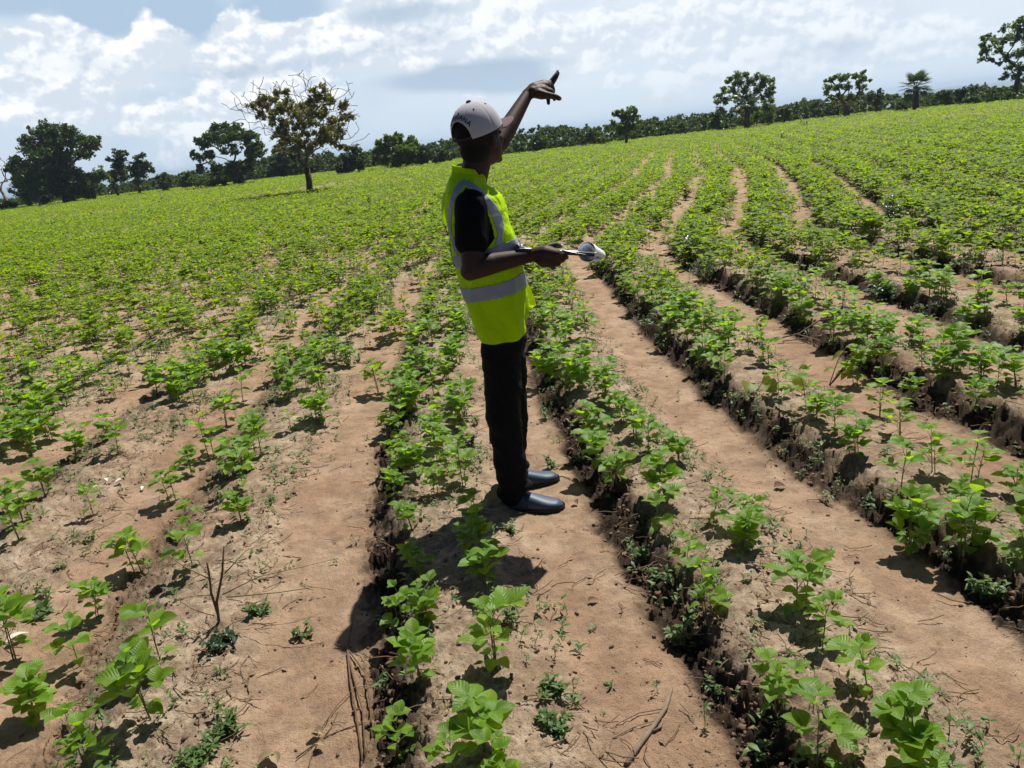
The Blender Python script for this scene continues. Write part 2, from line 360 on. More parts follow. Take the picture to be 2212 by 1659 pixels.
# haze
bm = bmesh.new(); bmesh.ops.create_cube(bm, size=1); bmesh.ops.scale(bm, vec=(15400, 7900, 65), verts=bm.verts); bmesh.ops.translate(bm, vec=(0, 3800, -5), verts=bm.verts)
me = bpy.data.meshes.new('haze'); bm.to_mesh(me); bm.free()
Mz = bpy.data.materials.new('haze'); Mz.use_nodes = True; t = Mz.node_tree; t.nodes.clear(); o_ = nd(t, 'ShaderNodeOutputMaterial'); v_ = nd(t, 'ShaderNodeVolumePrincipled')
v_.inputs['Color'].default_value = (.60, .78, 1, 1); v_.inputs['Density'].default_value = .0003; v_.inputs['Anisotropy'].default_value = .2
t.links.new(v_.outputs[0], o_.inputs['Volume'])
setp(link('haze', me, Mz, smooth=False), kind='stuff')

# ------------------------------------------------------------------ plants
def leaflet(mb, base, d, n, L, Wd, droop=.25, nl=6, nw=4, fold=.12, tipk=1.):
    """ovate leaf blade from base along d (unit), n = up normal"""
    d = Vector(d).normalized(); n = Vector(n); s = d.cross(n)
    if s.length < 1e-4: s = d.orthogonal()
    s.normalize(); n = s.cross(d).normalized(); V = []; UV = []; base = Vector(base)
    for i in range(nl+1):
        q = i/nl; w = Wd*.5*(math.sin(math.pi*min(1, q**.75*1.0))**.85 if 0 < q < 1 else 0.0)
        w = max(w, .0004)
        c = base+d*(L*(q-.12*droop*q*q))-Vector((0, 0, 1))*(droop*L*.6*q*q)+n*(.05*L*math.sin(q*math.pi))
        for j in range(nw+1):
            v = j/nw*2-1; V.append(tuple(c+s*(w*v)+n*(abs(v)**1.4*fold*w*2-.0*v+.03*w*math.sin(q*17+v*3)))); UV.append((q, j/nw))
    Fc = [(i*(nw+1)+j, i*(nw+1)+j+1, (i+1)*(nw+1)+j+1, (i+1)*(nw+1)+j) for i in range(nl) for j in range(nw)]
    mb.add(V, Fc, UV)
def rdir(az, el): return Vector((math.cos(az)*math.cos(el), math.sin(az)*math.cos(el), math.sin(el)))
def soy_meshes(R, H, nodes, stems=1, lsz=.062, hi=True):
    """young soybean: stems + trifoliate leaves, H ~ height in metres"""
    st = MB(); lf = MB(); nl, nw = (6, 4) if hi else (3, 2)
    for q in range(stems):
        ox = R.uniform(-.02, .02)*(stems > 1); oy = R.uniform(-.02, .02)*(stems > 1); lean = rdir(R.uniform(0, 6.28), 0)*R.uniform(0, .16)
        h = H*R.uniform(.8, 1.)*(1 if q == 0 else R.uniform(.6, .95))
        P_ = lambda f: Vector((ox, oy, -.02))+Vector((lean.x*f*f*h, lean.y*f*f*h, (h*.82+.02)*f))
        st.tube([P_(f) for f in (0, .3, .6, 1)], [.0028, .0024, .002, .0012], 5)
        az = R.uniform(0, 6.28)
        # unifoliate pair
        if R.random() < .8:
            for sgn in (0, math.pi):
                a = az+1.5+sgn; p = P_(.30); e = p+rdir(a, .5)*.018; st.tube([p, e], [.001, .0008], 4)
                leaflet(lf, e, rdir(a, -.1), (0, 0, 1), lsz*.62, lsz*.55, .3, nl, nw)
        for k in range(nodes):
            f = .50+.50*k/max(1, nodes-1) if nodes > 1 else .9
            az += 2.4+R.uniform(-.5, .5); L = h*R.uniform(.15, .27)*(1.1-.45*(k == nodes-1)); el = R.uniform(.5, 1.15)
            if k == nodes-1: el = 1.2
            p = P_(f); m_ = p+rdir(az, el)*L*.55; e = m_+rdir(az, el-.25)*L*.45
            st.tube([p, m_, e], [.0013, .0011, .0009], 4)
            sz = lsz*R.uniform(.75, 1.15)*(1 if k < nodes-1 else R.uniform(.55, .85)); tilt = R.uniform(.05, .7)
            nn = Vector((R.uniform(-.25, .25), R.uniform(-.25, .25), 1)).normalized()
            dr = R.uniform(.05, .32)
            leaflet(lf, e+rdir(az, 0)*.008, rdir(az, tilt), nn, sz, sz*.76, dr, nl, nw)
            for sgn in (-1, 1):
                leaflet(lf, e, rdir(az+sgn*R.uniform(1.1, 1.5), tilt+R.uniform(-.3, .3)), nn, sz*.92, sz*.72, dr+R.uniform(-.05, .15), nl, nw)
    return st.mesh('stem'), lf.mesh('leaves')
R = random.Random(3)
VAR = []
for i in range(10):
    st, lf = soy_meshes(R, .24, R.choice([4, 4, 5]), R.choice([1, 2, 2, 3]), R.uniform(.062, .074))
    st.materials.append(M_STEM); lf.materials.append(M_SOY)
    for q in (st, lf): q.polygons.foreach_set('use_smooth', np.ones(len(q.polygons), bool))
    VAR.append((st, lf, .24))
for i in range(3):   # dense clusters of several seedlings
    st, lf = soy_meshes(R, .24, 4, 4, .060)
    st.materials.append(M_STEM); lf.materials.append(M_SOY)
    for q in (st, lf): q.polygons.foreach_set('use_smooth', np.ones(len(q.polygons), bool))
    VAR.append((st, lf, .24))
# bases and heights read off the photograph (sketch px)
HP = [(415,1218,115),(295,1235,115),(215,1336,95),(172,1438,120),(82,1551,130),(350,1436,150),(332,1541,235),(185,1671,150),(905,1241,55),(1045,1258,120),(872,1356,100),(925,1351,45),(905,1476,125),(1060,1440,175),(1045,1631,180),(860,1640,105),(980,1690,130),(1065,1705,120),
(1418,1153,120),(1523,1331,130),(1481,1236,90),(1600,1180,100),(1731,1326,165),(1778,1391,125),(1873,1498,145),(1683,1538,130),(1765,1665,170),(1958,1660,200),(2005,1705,90),(2196,1215,110),
(2153,841,95),(1893,899,90),(1946,949,95),(1853,986,100),(1798,936,95),(2011,1016,110),(1946,1059,125),(2106,1049,120),(2196,1074,105),(2090,1110,60),(1741,884,110),(1681,849,80),(1561,814,75),(1526,779,80),(1483,739,55),(1446,724,75),(1311,884,80),(1346,909,85),(1276,954,105),(1296,960,70),(1401,979,90),(1333,1049,110),(1541,1130,80),(1620,1150,100),(1188,804,85),(1253,804,80),
(622,849,85),(665,835,75),(525,867,80),(340,852,110),(250,862,45),(160,837,65),(107,952,110),(165,992,80),(65,827,70),(202,812,45),(95,1067,95),(20,1102,90),(560,982,130),(452,987,100),(415,1022,70),(525,1052,105),(375,1087,95),(630,937,35),(485,752,60),(517,732,50),(715,757,45),(890,770,75),(850,852,70),(840,942,70),(870,1007,75),(965,1017,80),(950,932,85),(935,852,70),(985,757,50),(855,1082,50),(888,1140,70),(1020,1140,70),
(1965,870,70),(1990,800,80),(1850,830,85),(1905,790,80),(40,900,90),(0,980,90),(2080,760,85),(1640,740,70),(1585,720,70)]
plants = []   # x,y,z,scale,variant
for (px, py, h) in HP:
    X, Y, Z = ground_at(px, py); dz = .25; q = proj(X, Y, Z+.25); hpx = py-q[1]
    sc = max(.72, min(1.15, h/hpx*.25/.24*.98)); plants.append((X, Y, Z, sc, None))
hand = np.array([(p[0], p[1]) for p in plants])
# generated rows behind the hand-read ones
R = random.Random(21)
gen = []
def vis(X, Y, Z, mgn=60):
    if Y < .3: return False
    a, c = proj(X, Y, Z); return -mgn < a < 2212+mgn and c < 1659+200
cand = []
for k in range(-110, 60):
    for line in (.11, .25, .40):
        Y = 1.5
        while Y < 40:
            Y += R.uniform(.09, .26) if Y < 10 else R.uniform(.11, .25)
            X = float(np.interp(Y, _gy, _gx))+.185+k*PER+line+R.gauss(0, .05 if Y < 8 else .10)
            if abs(X) > Y*.95+1.5 : continue
            cand.append((X, Y+R.uniform(-.03, .03)))
for _ in range(5200):
    Y = R.uniform(4.2, 24); X = R.uniform(-.85*Y-1, -.9-.0*Y)
    if R.random() < Y/24: cand.append((X, Y))
for _ in range(2600):
    Y = R.uniform(9, 24); X = R.uniform(-.9, .85*Y); s1, k1 = srow(np.array([X]), np.array([Y]))
    if s1[0] < .70 or not (-.5 < k1[0] < 4.5): cand.append((X, Y))
cand = np.array(cand); cz = height(cand[:, 0], cand[:, 1])
clump = fbm(cand[:, 0], cand[:, 1], 1.3, 3)
far_pts = []
for (X, Y), Z, cl in zip(cand, cz, clump):
    a, c = proj(X, Y, Z)
    if not (-80 < a < 2290): 
        if Y < 2.2 or not (-800 < a < 3000): continue
        if Y > 9 and R.random() < .35: continue
    if Y < 14 and cl < .38 and R.random() < .5: continue
    if Y < 6 and R.random() < .15: continue
    if X < -1.6: X += R.gauss(0, .12)
    dmin = np.min(np.hypot(hand[:, 0]-X, hand[:, 1]-Y))
    lim = 800 if a > 1250 else 760
    pk = float(np.interp(c, [560, 700, 800, 930, 1000, 1300], [1., .82, .6, .42, .26, .06]))*(1 if a > 1250 else .85)
    if -80 < a < 2290 and R.random() > pk: continue       # the near strip is mostly laid by hand
    if dmin < .12: continue
    if abs(X-.02) < .25 and 2.9 < Y < 3.75: continue
    sc = (.72+.48*R.random()+(.06*sst(X, 1., 4.) if Y < 14 else .12))*(1-.1*sst(Y, 10, 25))
    far_pts.append((X, Y, float(Z), float(sc)))
far_pts.sort(key=lambda p: p[1])
n_ind = 300-len(plants)-6
inframe = [p for p in far_pts if vis(*p[:3], 10)]; ind = inframe[:n_ind]; inds = set(ind); rest = [p for p in far_pts if p not in inds]
for p in ind: plants.append((p[0], p[1], p[2], p[3], None))
ORD = ['first', 'second', 'third', 'fourth', 'fifth', 'sixth', 'seventh', 'eighth', 'ninth', 'tenth', 'eleventh', 'twelfth', 'thirteenth', 'fourteenth', 'fifteenth', 'sixteenth', 'seventeenth', 'eighteenth', 'nineteenth', 'twentieth']
def ridge_name(k):
    if k < 0: return '%s ridge left of the man' % ORD[min(19, -k-1)]
    return '%s ridge right of the man' % ORD[min(19, k)]
rows = {}
for i, p in enumerate(plants):
    k = int(srow(np.array([p[0]+.02]), np.array([p[1]]))[1][0]); rows.setdefault(k, []).append((p[1], i))
lab = {}
for k, l in rows.items():
    l.sort()
    for j, (yy, i) in enumerate(l):
        size = 'tall' if plants[i][3] > 1.05 else ('small' if plants[i][3] < .68 else 'mid-sized')
        word = ORD[j] if j < 20 else ('%d%s' % (j+1, {1: 'st', 2: 'nd', 3: 'rd'}.get((j+1) % 10, 'th')))
        lab[i] = '%s bean plant, %s from the front on the %s' % (size, word, ridge_name(k))
R = random.Random(5)
for i, (X, Y, Z, sc, v) in enumerate(plants):
    vi = R.choice(range(10)) if i < len(HP) and R.random() < .9 else R.choice(range(13))
    st, lf, h = VAR[vi]
    e = empty('soybean_plant', (X, Y, Z-.004), R.uniform(0, 6.28), sc); e.rotation_euler = (R.uniform(-.08, .08), R.uniform(-.08, .08), R.uniform(0, 6.28))
    setp(e, lab[i], 'soybean plant', 'young soybean plants growing on the ridges')
    for nm, me_ in (('stem', st), ('leaves', lf)):
        o = bpy.data.objects.new(nm, me_); COL.objects.link(o); o.parent = e
# ---- merged distant crop
def tmpl(stm, lfm):
    out = []
    for me_ in (lfm,):
        n = len(me_.vertices); v = np.empty(n*3, np.float32); me_.vertices.foreach_get('co', v); v = v.reshape(-1, 3)
        f = np.array([tuple(p.vertices) for p in me_.polygons if len(p.vertices) == 4], np.int32); out.append((v, f))
    return out[0]
def scatter(name, temps, P_, M_, smooth=False, seed=1, vary=.0):
    """P_: rows x,y,z,scale ; joins transformed copies of the templates in one mesh"""
    r = np.random.default_rng(seed); P_ = np.asarray(P_, float); which = r.integers(0, len(temps), len(P_)); VV = []; FF = []; off = 0
    for w, (v, f) in enumerate(temps):
        Q = P_[which == w]
        if not len(Q): continue
        a = r.uniform(0, 2*math.pi, len(Q)); c, s = np.cos(a)[:, None], np.sin(a)[:, None]; sc = Q[:, 3][:, None]
        tx, ty = r.normal(0, .10+vary, (2, len(Q), 1))
        x = (v[None, :, 0]*c-v[None, :, 1]*s)*sc; y = (v[None, :, 0]*s+v[None, :, 1]*c)*sc; z = v[None, :, 2]*sc
        x, z = x+z*tx, z; y = y+z*ty
        P3 = np.stack([x+Q[:, 0:1], y+Q[:, 1:2], z+Q[:, 2:3]], -1).reshape(-1, 3)
        ff = (f[None]+(np.arange(len(Q))*len(v))[:, None, None]).reshape(-1, f.shape[1])+off
        VV.append(P3); FF.append(ff); off += len(P3)
    return mesh_np(name, np.concatenate(VV), np.concatenate(FF))
R = random.Random(9)
MIDT = [tmpl(*soy_meshes(R, .24, R.choice([4, 5]), R.choice([1, 2, 2, 3]), .070, False)) for _ in range(8)]
STT = []
for _ in range(4):
    mb = MB(); mb.tube([(0, 0, 0), (.004, 0, .1), (0, .006, .19)], [.0028, .0022, .0014], 4, False)
    for q in range(3): a = R.uniform(0, 6.28); z = R.uniform(.08, .17); mb.tube([(0, 0, z), (.05*math.cos(a), .05*math.sin(a), z+.04)], [.0013, .001], 4, False)
    m_ = mb.mesh('t'); STT.append(tmpl(None, m_)); bpy.data.meshes.remove(m_)
def quadtuft(R, n, spread, hgt, L, wd, elv=(-.3, .7)):
    V = []; Fc = []
    for i in range(n):
        a = R.uniform(0, 6.28); r_ = spread*math.sqrt(R.random()); b_ = Vector((r_*math.cos(a), r_*math.sin(a), hgt*R.uniform(.25, 1)))
        az = R.uniform(0, 6.28); d = rdir(az, R.uniform(*elv)); s = rdir(az+math.pi/2, R.uniform(-.5, .5)); l = L*R.uniform(.6, 1.2); w = wd*R.uniform(.6, 1.1)
        k = len(V); V += [tuple(b_-d*l*.5), tuple(b_+s*w*.5), tuple(b_+d*l*.5), tuple(b_-s*w*.5)]; Fc.append((k, k+1, k+2, k+3))
    return np.array(V), np.array(Fc)
mid = [p for p in rest if p[1] < 22]; fa = [p for p in rest if p[1] >= 22]
setp(link('soybean_crop', scatter('soybean_crop', MIDT, mid, None, seed=4), M_SOYF), 'dense green soybean crop covering the field behind the nearest plants', 'crop', None, 'stuff')
setp(link('soybean_crop_stems', scatter('soybean_crop_stems', STT, [p for p in mid if p[1] < 15], None, seed=4), M_STEM, smooth=False), 'thin green stems under the dense soybean crop', 'crop stems', None, 'stuff')
# far rows out to the field edge
FT = [quadtuft(R, 16, .15, .2, .10, .065) for _ in range(10)]
fp = list(fa)
yy = 40.
rr = np.random.default_rng(8)
for (y0, y1, dens_) in ((22, 40, 7.), (40, 60, 11.), (60, 100, 8.)):
    n = int((y1-y0)*(y0+y1)*1.1*dens_); Y = np.sqrt(rr.uniform(y0*y0, y1*y1, n)); X = rr.uniform(-1, 1, n)*Y*1.1
    k_ = (Y < np.interp(X, EX, EY)+1.0); X, Y = X[k_], Y[k_]
    s_, _ = srow(X, Y); kk_ = srow(X, Y)[1]; pth = (kk_ > -.5) & (kk_ < 3.5) & (Y < 32); keep = (s_ < .66) | ((rr.random(len(X)) < .25) & ~pth) | (Y > 45)
    X, Y = X[keep], Y[keep]; patch = fbm(X, Y, .18, 3)
    keep = rr.random(len(X)) < np.clip(.35+(patch-.3)*2.6, .25, 1); X, Y = X[keep], Y[keep]
    Z = height(X, Y); S = rr.uniform(.7, 1.25, len(X))*(1+.15*(Y > 40))
    fp += list(zip(X, Y, Z, S))
fp = [p for p in fp if -60 < proj(*p[:3])[0] < 2300 or (p[1] > 20 and -760 < proj(*p[:3])[0] < 2960)]
setp(link('soybean_crop_distance', scatter('soybean_crop_distance', FT, fp, None, seed=6), M_SOYF, smooth=False), 'far bright green soybean crop reaching the field edge', 'crop', None, 'stuff')
print('crop', len(plants), len(mid), len(fp))

# ---- small weeds, litter, clods
def weed_tmpl(R, n=9, L=.03, up=.03):
    mb = MB()
    for i in range(n):
        az = R.uniform(0, 6.28); h = up*R.uniform(.2, 1.3); p = Vector((R.uniform(-.012, .012), R.uniform(-.012, .012), h))
        leaflet(mb, p, rdir(az, R.uniform(-.1, .8)), (0, 0, 1), L*R.uniform(.6, 1.2), L*R.uniform(.28, .45), R.uniform(0, .5), 3, 2)
    mb.tube([(0, 0, -.01), (0, 0, up)], [.0012, .0008], 4, False)
    m_ = mb.mesh('t'); o = tmpl(None, m_); bpy.data.meshes.remove(m_); return o
R = random.Random(31)
WT = [weed_tmpl(R, R.choice([6, 9, 14]), R.uniform(.018, .034), R.uniform(.012, .05)) for _ in range(8)]
def rowscatter(n, y0, y1, fn, seed, pw=1.):
    r = np.random.default_rng(seed); Y = y0+(y1-y0)*r.random(n)**pw; X = r.uniform(-1, 1, n)*(Y*.82+.8); s_, _ = srow(X, Y); k = r.random(n) < fn(s_, X, Y); X, Y = X[k], Y[k]
    return X, Y, height(X, Y), r
def wf(s, X, Y):
    pt = fbm(X, Y, 2.2, 3); base = .10+.75*np.exp(-((s-.52)/.10)**2)+.75*np.exp(-((s-.03)/.05)**2)+.30*(s < .5)
    base = np.where((s > .72) & (s < .93), .03+.30*sst(Y, 8, 14)*(fbm(X, Y, .7, 2) > .55), base)
    return base*np.clip((pt-.38)*4.2, .03, 1)*(.45+.55*sst(Y, 3, 5.5))
X, Y, Z, r = rowscatter(15000, 1.5, 6., wf, 71); S = r.uniform(.5, 1.3, len(X)); P1 = list(zip(X, Y, Z-.003, S))
X, Y, Z, r = rowscatter(26000, 6., 16., wf, 72); S = r.uniform(.9, 2.1, len(X)); P2 = list(zip(X, Y, Z-.003, S))
keepout = lambda p: not (abs(p[0]-.05) < .24 and 3.12 < p[1] < 3.68)
P1 = [p for p in P1 if keepout(p)]
setp(link('ground_weeds', scatter('ground_weeds', WT, P1+P2, None, seed=3, vary=.2), M_WEED), 'low dull green weeds scattered over ridges and furrow edges', 'weeds', None, 'stuff')
LT = []
for i in range(6):
    mb = MB(); p = Vector((0, 0, .003)); pts = [p]; a = 0
    for q in range(4): a += R.uniform(-.5, .5); p = p+Vector((math.cos(a)*.015, math.sin(a)*.015, R.uniform(-.001, .003))); pts.append(p)
    mb.tube(pts, [.0011]*5, 4, False)
    if i < 3: leaflet(mb, (0, 0, .003), rdir(R.uniform(0, 6), .1), (0, 0, 1), .018, .009, .1, 2, 2)
    m_ = mb.mesh('t'); LT.append(tmpl(None, m_)); bpy.data.meshes.remove(m_)
X, Y, Z, r = rowscatter(38000, 1.4, 9, lambda s, X, Y: (.08+.6*(s < .6))*np.clip((fbm(X, Y, 3., 2)-.35)*3, .05, 1), 73); S = r.uniform(.4, 1.7, len(X))
setp(link('plant_litter', scatter('plant_litter', LT, list(zip(X, Y, Z+.003, S)), None, seed=2), simple('litter_straw', (.17, .12, .075), .9, .1, .6, 9, 0), smooth=False), 'bits of dry straw and dead leaf strewn over the soil', 'litter', None, 'stuff')
CT = []
for i in range(8):
    bm = bmesh.new(); bmesh.ops.create_icosphere(bm, subdivisions=2, radius=.009)
    fx, fy, fz_ = R.uniform(.7, 1.3), R.uniform(.6, 1.2), R.uniform(.5, .9)
    for v in bm.verts:
        k = R.uniform(.5, 1.3); v.co = Vector((v.co.x*fx, v.co.y*fy, v.co.z*fz_))*k
    f = np.array([[v.index for v in fc.verts] for fc in bm.faces]); CT.append((np.array([v.co[:] for v in bm.verts]), f)); bm.free()
def cf(s, X, Y): return np.clip(.09+1.3*np.exp(-((s-.04)/.08)**2)+.9*np.exp(-((s-.97)/.05)**2)+.15*(s < .6), 0, 1)*np.clip((fbm(X, Y, 2.5, 2)-.3)*3, .1, 1)
X, Y, Z, r = rowscatter(90000, 1.4, 11, cf, 74, 1.3); S = (r.gamma(1.2, .42, len(X)))*(.50+1.5*(np.exp(-((srow(X, Y)[0]-.05)/.07)**2))*(srow(X, Y)[1] > -1.5))+.10; k = keep = S < 3.2
hz = height(X, Y, True)
Pc = [p for p in zip(X, Y, hz+.002*S, S) if p[3] < (1.5 if p[1] < 4 else 2.4) and keepout(p)]
setp(link('soil_clods', scatter('soil_clods', CT, Pc, None, seed=2), simple('soil_clod', (.15, .10, .068), .95, .1, .6, 40, .6, .002), smooth=False), 'crumbly brown soil clods along the ridge flanks', 'soil clods', None, 'stuff')

# ---- weed clumps one can tell apart
def weed_clump(px, py, wpx, M_, label, n=60, L=.03, hk=.5, cat='weed', name='weed_clump', zoff=0., stemc=None, seed=0):
    R = random.Random(seed or int(px*7+py)); X, Y, Z = ground_at(px, py); m_per = 1/(F/(Y*math.cos(PITCH)+(CAM_H-Z)*math.sin(PITCH))); w = wpx*m_per*.5; h = w*hk*2
    e = empty(name, (X, Y, Z)); setp(e, label, cat)
    st = MB(); lf = MB()
    for i in range(max(3, n//9)):
        a = R.uniform(0, 6.28); rr_ = w*.85*math.sqrt(R.random()); hh_ = h*R.uniform(.35, 1); tip = Vector((rr_*math.cos(a), rr_*math.sin(a), hh_)); b0 = tip*.15; b0.z = -.01
        st.tube([b0, b0.lerp(tip, .5)+Vector((0, 0, hh_*.12)), tip], [.0022*(1+w*2), .0016, .001], 4)
        for q in range(9):
            f = R.uniform(.2, 1.03); p = b0.lerp(tip, f)
            leaflet(lf, p, rdir(R.uniform(0, 6.28), R.uniform(-.2, .9)), (0, 0, 1), L*R.uniform(.6, 1.2), L*R.uniform(.3, .5), R.uniform(.1, .6), 3, 2)
    link('stem', st.mesh('stem'), stemc or M_STEM, e); link('leaves', lf.mesh('leaves'), M_, e)
    return e
weed_clump(490, 1580, 110, M_WEED, 'spreading dark green weed patch at the bottom left, between furrow and ridge', 170, .03, .28)
weed_clump(425, 1640, 100, M_WEED, 'low leafy weed patch cut by the bottom edge at left', 130, .032, .25)
weed_clump(650, 1376, 75, M_WEED, 'small flat weed alone in the sandy furrow left of the man\'s shadow', 70, .026, .3)
weed_clump(1190, 1500, 80, M_WEED, 'green weed clump on the sand right of the front plants', 130, .03, .4)
weed_clump(1200, 1575, 90, M_WEED, 'dense green weed clump nearest the bottom centre', 170, .03, .4)
weed_clump(1105, 1150, 55, M_WEED, 'small bushy weed just in front of the man\'s near shoe', 90, .022, .5)
weed_clump(1385, 1208, 60, M_WEED, 'weed in the shaded step right of the man\'s shoes', 80, .028, .6)
weed_clump(1470, 1390, 80, M_WEED, 'leafy weed on the dark crumbled step at lower right', 110, .03, .5)
weed_clump(2130, 1290, 90, M_WEED, 'pale green weed on the dark step at the right edge', 100, .035, .6)
weed_clump(90, 1330, 75, M_WEED, 'flat round-leaved weed on the sand at far left', 14, .06, .15)
weed_clump(560, 1325, 70, M_WEED, 'green weed growing beside the dry branched stalk', 80, .034, .5)
weed_clump(1180, 905, 45, M_WEED, 'small pale weed in the furrow just right of the trousers', 40, .03, .7)
weed_clump(1015, 955, 60, M_DARKW, 'dark green weed touching the left side of the man\'s trousers', 70, .035, .35)
weed_clump(1190, 1010, 40, M_WEED, 'tiny bright seedling on the dark step right of the shoes', 12, .04, .7)
weed_clump(1520, 610, 100, M_WEED, 'tall pale leafy weed on the ridge behind the clipboard, at right', 150, .045, .7)
weed_clump(1300, 580, 80, M_WEED, 'grassy weed tuft at the head of the furrow behind the clipboard', 120, .05, .5)
weed_clump(930, 480, 75, M_DARKW, 'dark weed patch in the crop left of the man\'s back', 130, .09, .35)
weed_clump(792, 447, 32, M_DARKW, 'small dark weed standing out of the crop below the half-bare tree', 90, .11, .8)
weed_clump(104, 492, 65, M_DARKW, 'low dark weed patch in the crop at far left', 120, .12, .25)
weed_clump(1495, 560, 75, M_DARKW, 'drooping dark-leaved weed with bare stems right of the clipboard', 80, .09, .9, stemc=M_DSTEM)
weed_clump(1925, 488, 60, M_DARKW, 'upright dark bushy weed in the crop at right', 160, .07, 1.1)
weed_clump(1905, 650, 70, M_DARKW, 'wide dark-leaved weed over the shaded step at right', 60, .10, .7)
weed_clump(1480, 432, 30, M_DSTEM, 'brown dry grass tuft beside the middle sandy path', 70, .10, 1.1, 'grass tuft', 'grass_tuft', stemc=M_DSTEM)
weed_clump(2030, 352, 34, M_DARKW, 'brownish weed tuft far off in the crop at right', 80, .14, .7)
weed_clump(1690, 305, 16, M_DARKW, 'tiny dark sapling far off in the crop above the paths', 50, .16, 1.2)
weed_clump(1735, 277, 30, M_WEED, 'green sapling standing at the field edge left of the single tree', 80, .2, .9)
weed_clump(350, 440, 50, M_DARKW, 'dark weed in the crop below the twin-stemmed tree', 80, .16, .4)
weed_clump(1180, 440, 34, M_DARKW, 'dark weed in the crop between the man\'s vest and the path', 80, .11, .8)
# round-leaved weed
def round_weed():
    X, Y, Z = ground_at(1632, 846); e = empty('round_leaved_weed', (X, Y, Z)); setp(e, 'weed with big round yellow-green leaves low on the ridge at right', 'weed')
    st = MB(); lf = MB(); R = random.Random(4)
    for a, el, L in ((-2.2, .8, .10), (-1.1, .7, .10), (.2, .9, .06), (-.2, .25, .2)):
        p = rdir(a, el)*L; st.tube([(0, 0, -.01), p*.6+Vector((0, 0, .02)), p], [.002, .0018, .0014], 5)
        leaflet(lf, p, rdir(a, -.2), Vector((-.2, -.9, .7)), .085, .095, .3, 7, 6)
    link('stem', st.mesh('stem'), M_STEM, e); link('leaves', lf.mesh('leaves'), M_YEL, e)
round_weed()
# yellowing leaning weed
def lean_weed():
    X, Y, Z = ground_at(1790, 832); e = empty('leaning_weed', (X, Y, Z)); setp(e, 'yellowing weed with long leaning stems on the second ridge at right', 'weed')
    st = MB(); lf = MB(); R = random.Random(14)
    for (tx, ty) in ((1915, 720), (1905, 705), (1870, 760), (1830, 745), (1850, 790)):
        q = atY(tx, ty, Y+.02)-Vector((X, Y, Z)); m_ = q*.5+Vector((0, 0, .03)); st.tube([(0, 0, -.01), m_, q], [.0035, .0025, .0012], 5)
        for k in range(3):
            f = R.uniform(.3, .95); leaflet(lf, q*f+Vector((0, 0, .01)), rdir(R.uniform(0, 6), R.uniform(-.6, .3)), (0, -.5, 1), R.uniform(.05, .09), R.uniform(.03, .05), .4, 4, 3)
    link('stem', st.mesh('stem'), M_DSTEM, e); link('leaves', lf.mesh('leaves'), M_YEL, e)
lean_weed()
# dry branched stalk
def stalk():
    X, Y, Z = ground_at(472, 1350); e = empty('dry_stalk', (X, Y, Z)); setp(e, 'bare branched brown stalk with thin arching side shoots at lower left', 'stalk')
    o = Vector((X, Y, Z)); A = lambda px, py, dy=0: atY(px, py, Y+dy)-o
    st = MB(); st.tube([(0, 0, -.02), A(468, 1300), A(480, 1240, .02), A(484, 1180, .03)], [.006, .0055, .0045, .003], 6)
    st.tube([A(470, 1325), A(456, 1280), A(452, 1240, -.02), A(447, 1215, -.03)], [.005, .0045, .004, .003], 6)
    link('stem', st.mesh('stem'), M_DSTEM, e)
    sh = MB()
    for pts in ([(480, 1285, 0), (560, 1245, .05), (650, 1225, .1), (725, 1207, .15)], [(490, 1290, 0), (600, 1280, -.05), (680, 1268, -.05), (725, 1275, -.05)], [(485, 1240, .02), (530, 1190, .1), (590, 1165, .2)], [(452, 1250, 0), (400, 1225, 0), (365, 1200, 0)], [(455, 1285, 0), (410, 1288, -.05), (375, 1300, -.08)], [(452, 1245, 0), (430, 1210, .05), (372, 1208, .1)], [(463, 1330, 0), (425, 1320, -.05), (390, 1300, -.1)]):
        sh.tube([A(*p) for p in pts], [.0025, .002, .0016, .001][:len(pts)], 5)
    link('side_shoots', sh.mesh('side_shoots'), simple('olive_shoot', (.24, .21, .09), .7, .3, .3, 30, 0), e)
stalk()
weed_clump(478, 1395, 100, M_DARKW, 'dark tangled weeds at the foot of the bare branched stalk', 130, .035, .3, stemc=M_DSTEM)
def ground_stick(name, pts, radii, label, cat, M_=None, group=None, lift=.004, extra=()):
    X0, Y0, Z0 = ground_at(*pts[0][:2]); e = None; mb = MB()
    def conv(p): X, Y, Z = ground_at(p[0], p[1]); return Vector((X-X0, Y-Y0, Z-Z0+lift+(p[2] if len(p) > 2 else 0)))
    mb.tube([conv(p) for p in pts], radii, 7)
    for ps, rs in extra: mb.tube([conv(p) for p in ps], rs, 5)
    o = link(name, mb.mesh(name), M_ or M_STICK); o.location = (X0, Y0, Z0); setp(o, label, cat, group)
    return o
ground_stick('fallen_stick', [(1352, 1659), (1385, 1610), (1415, 1570), (1438, 1535), (1452, 1490)], [.007, .0075, .007, .006, .004], 'bent grey-brown stick lying in the furrow at the bottom edge', 'stick', lift=.008, extra=[([(1436, 1535), (1380, 1545), (1330, 1570), (1312, 1640)], [.002]*4), ([(1420, 1560), (1370, 1575), (1325, 1600)], [.0015]*3), ([(1412, 1585), (1428, 1575), (1432, 1560)], [.004, .003, .002])])
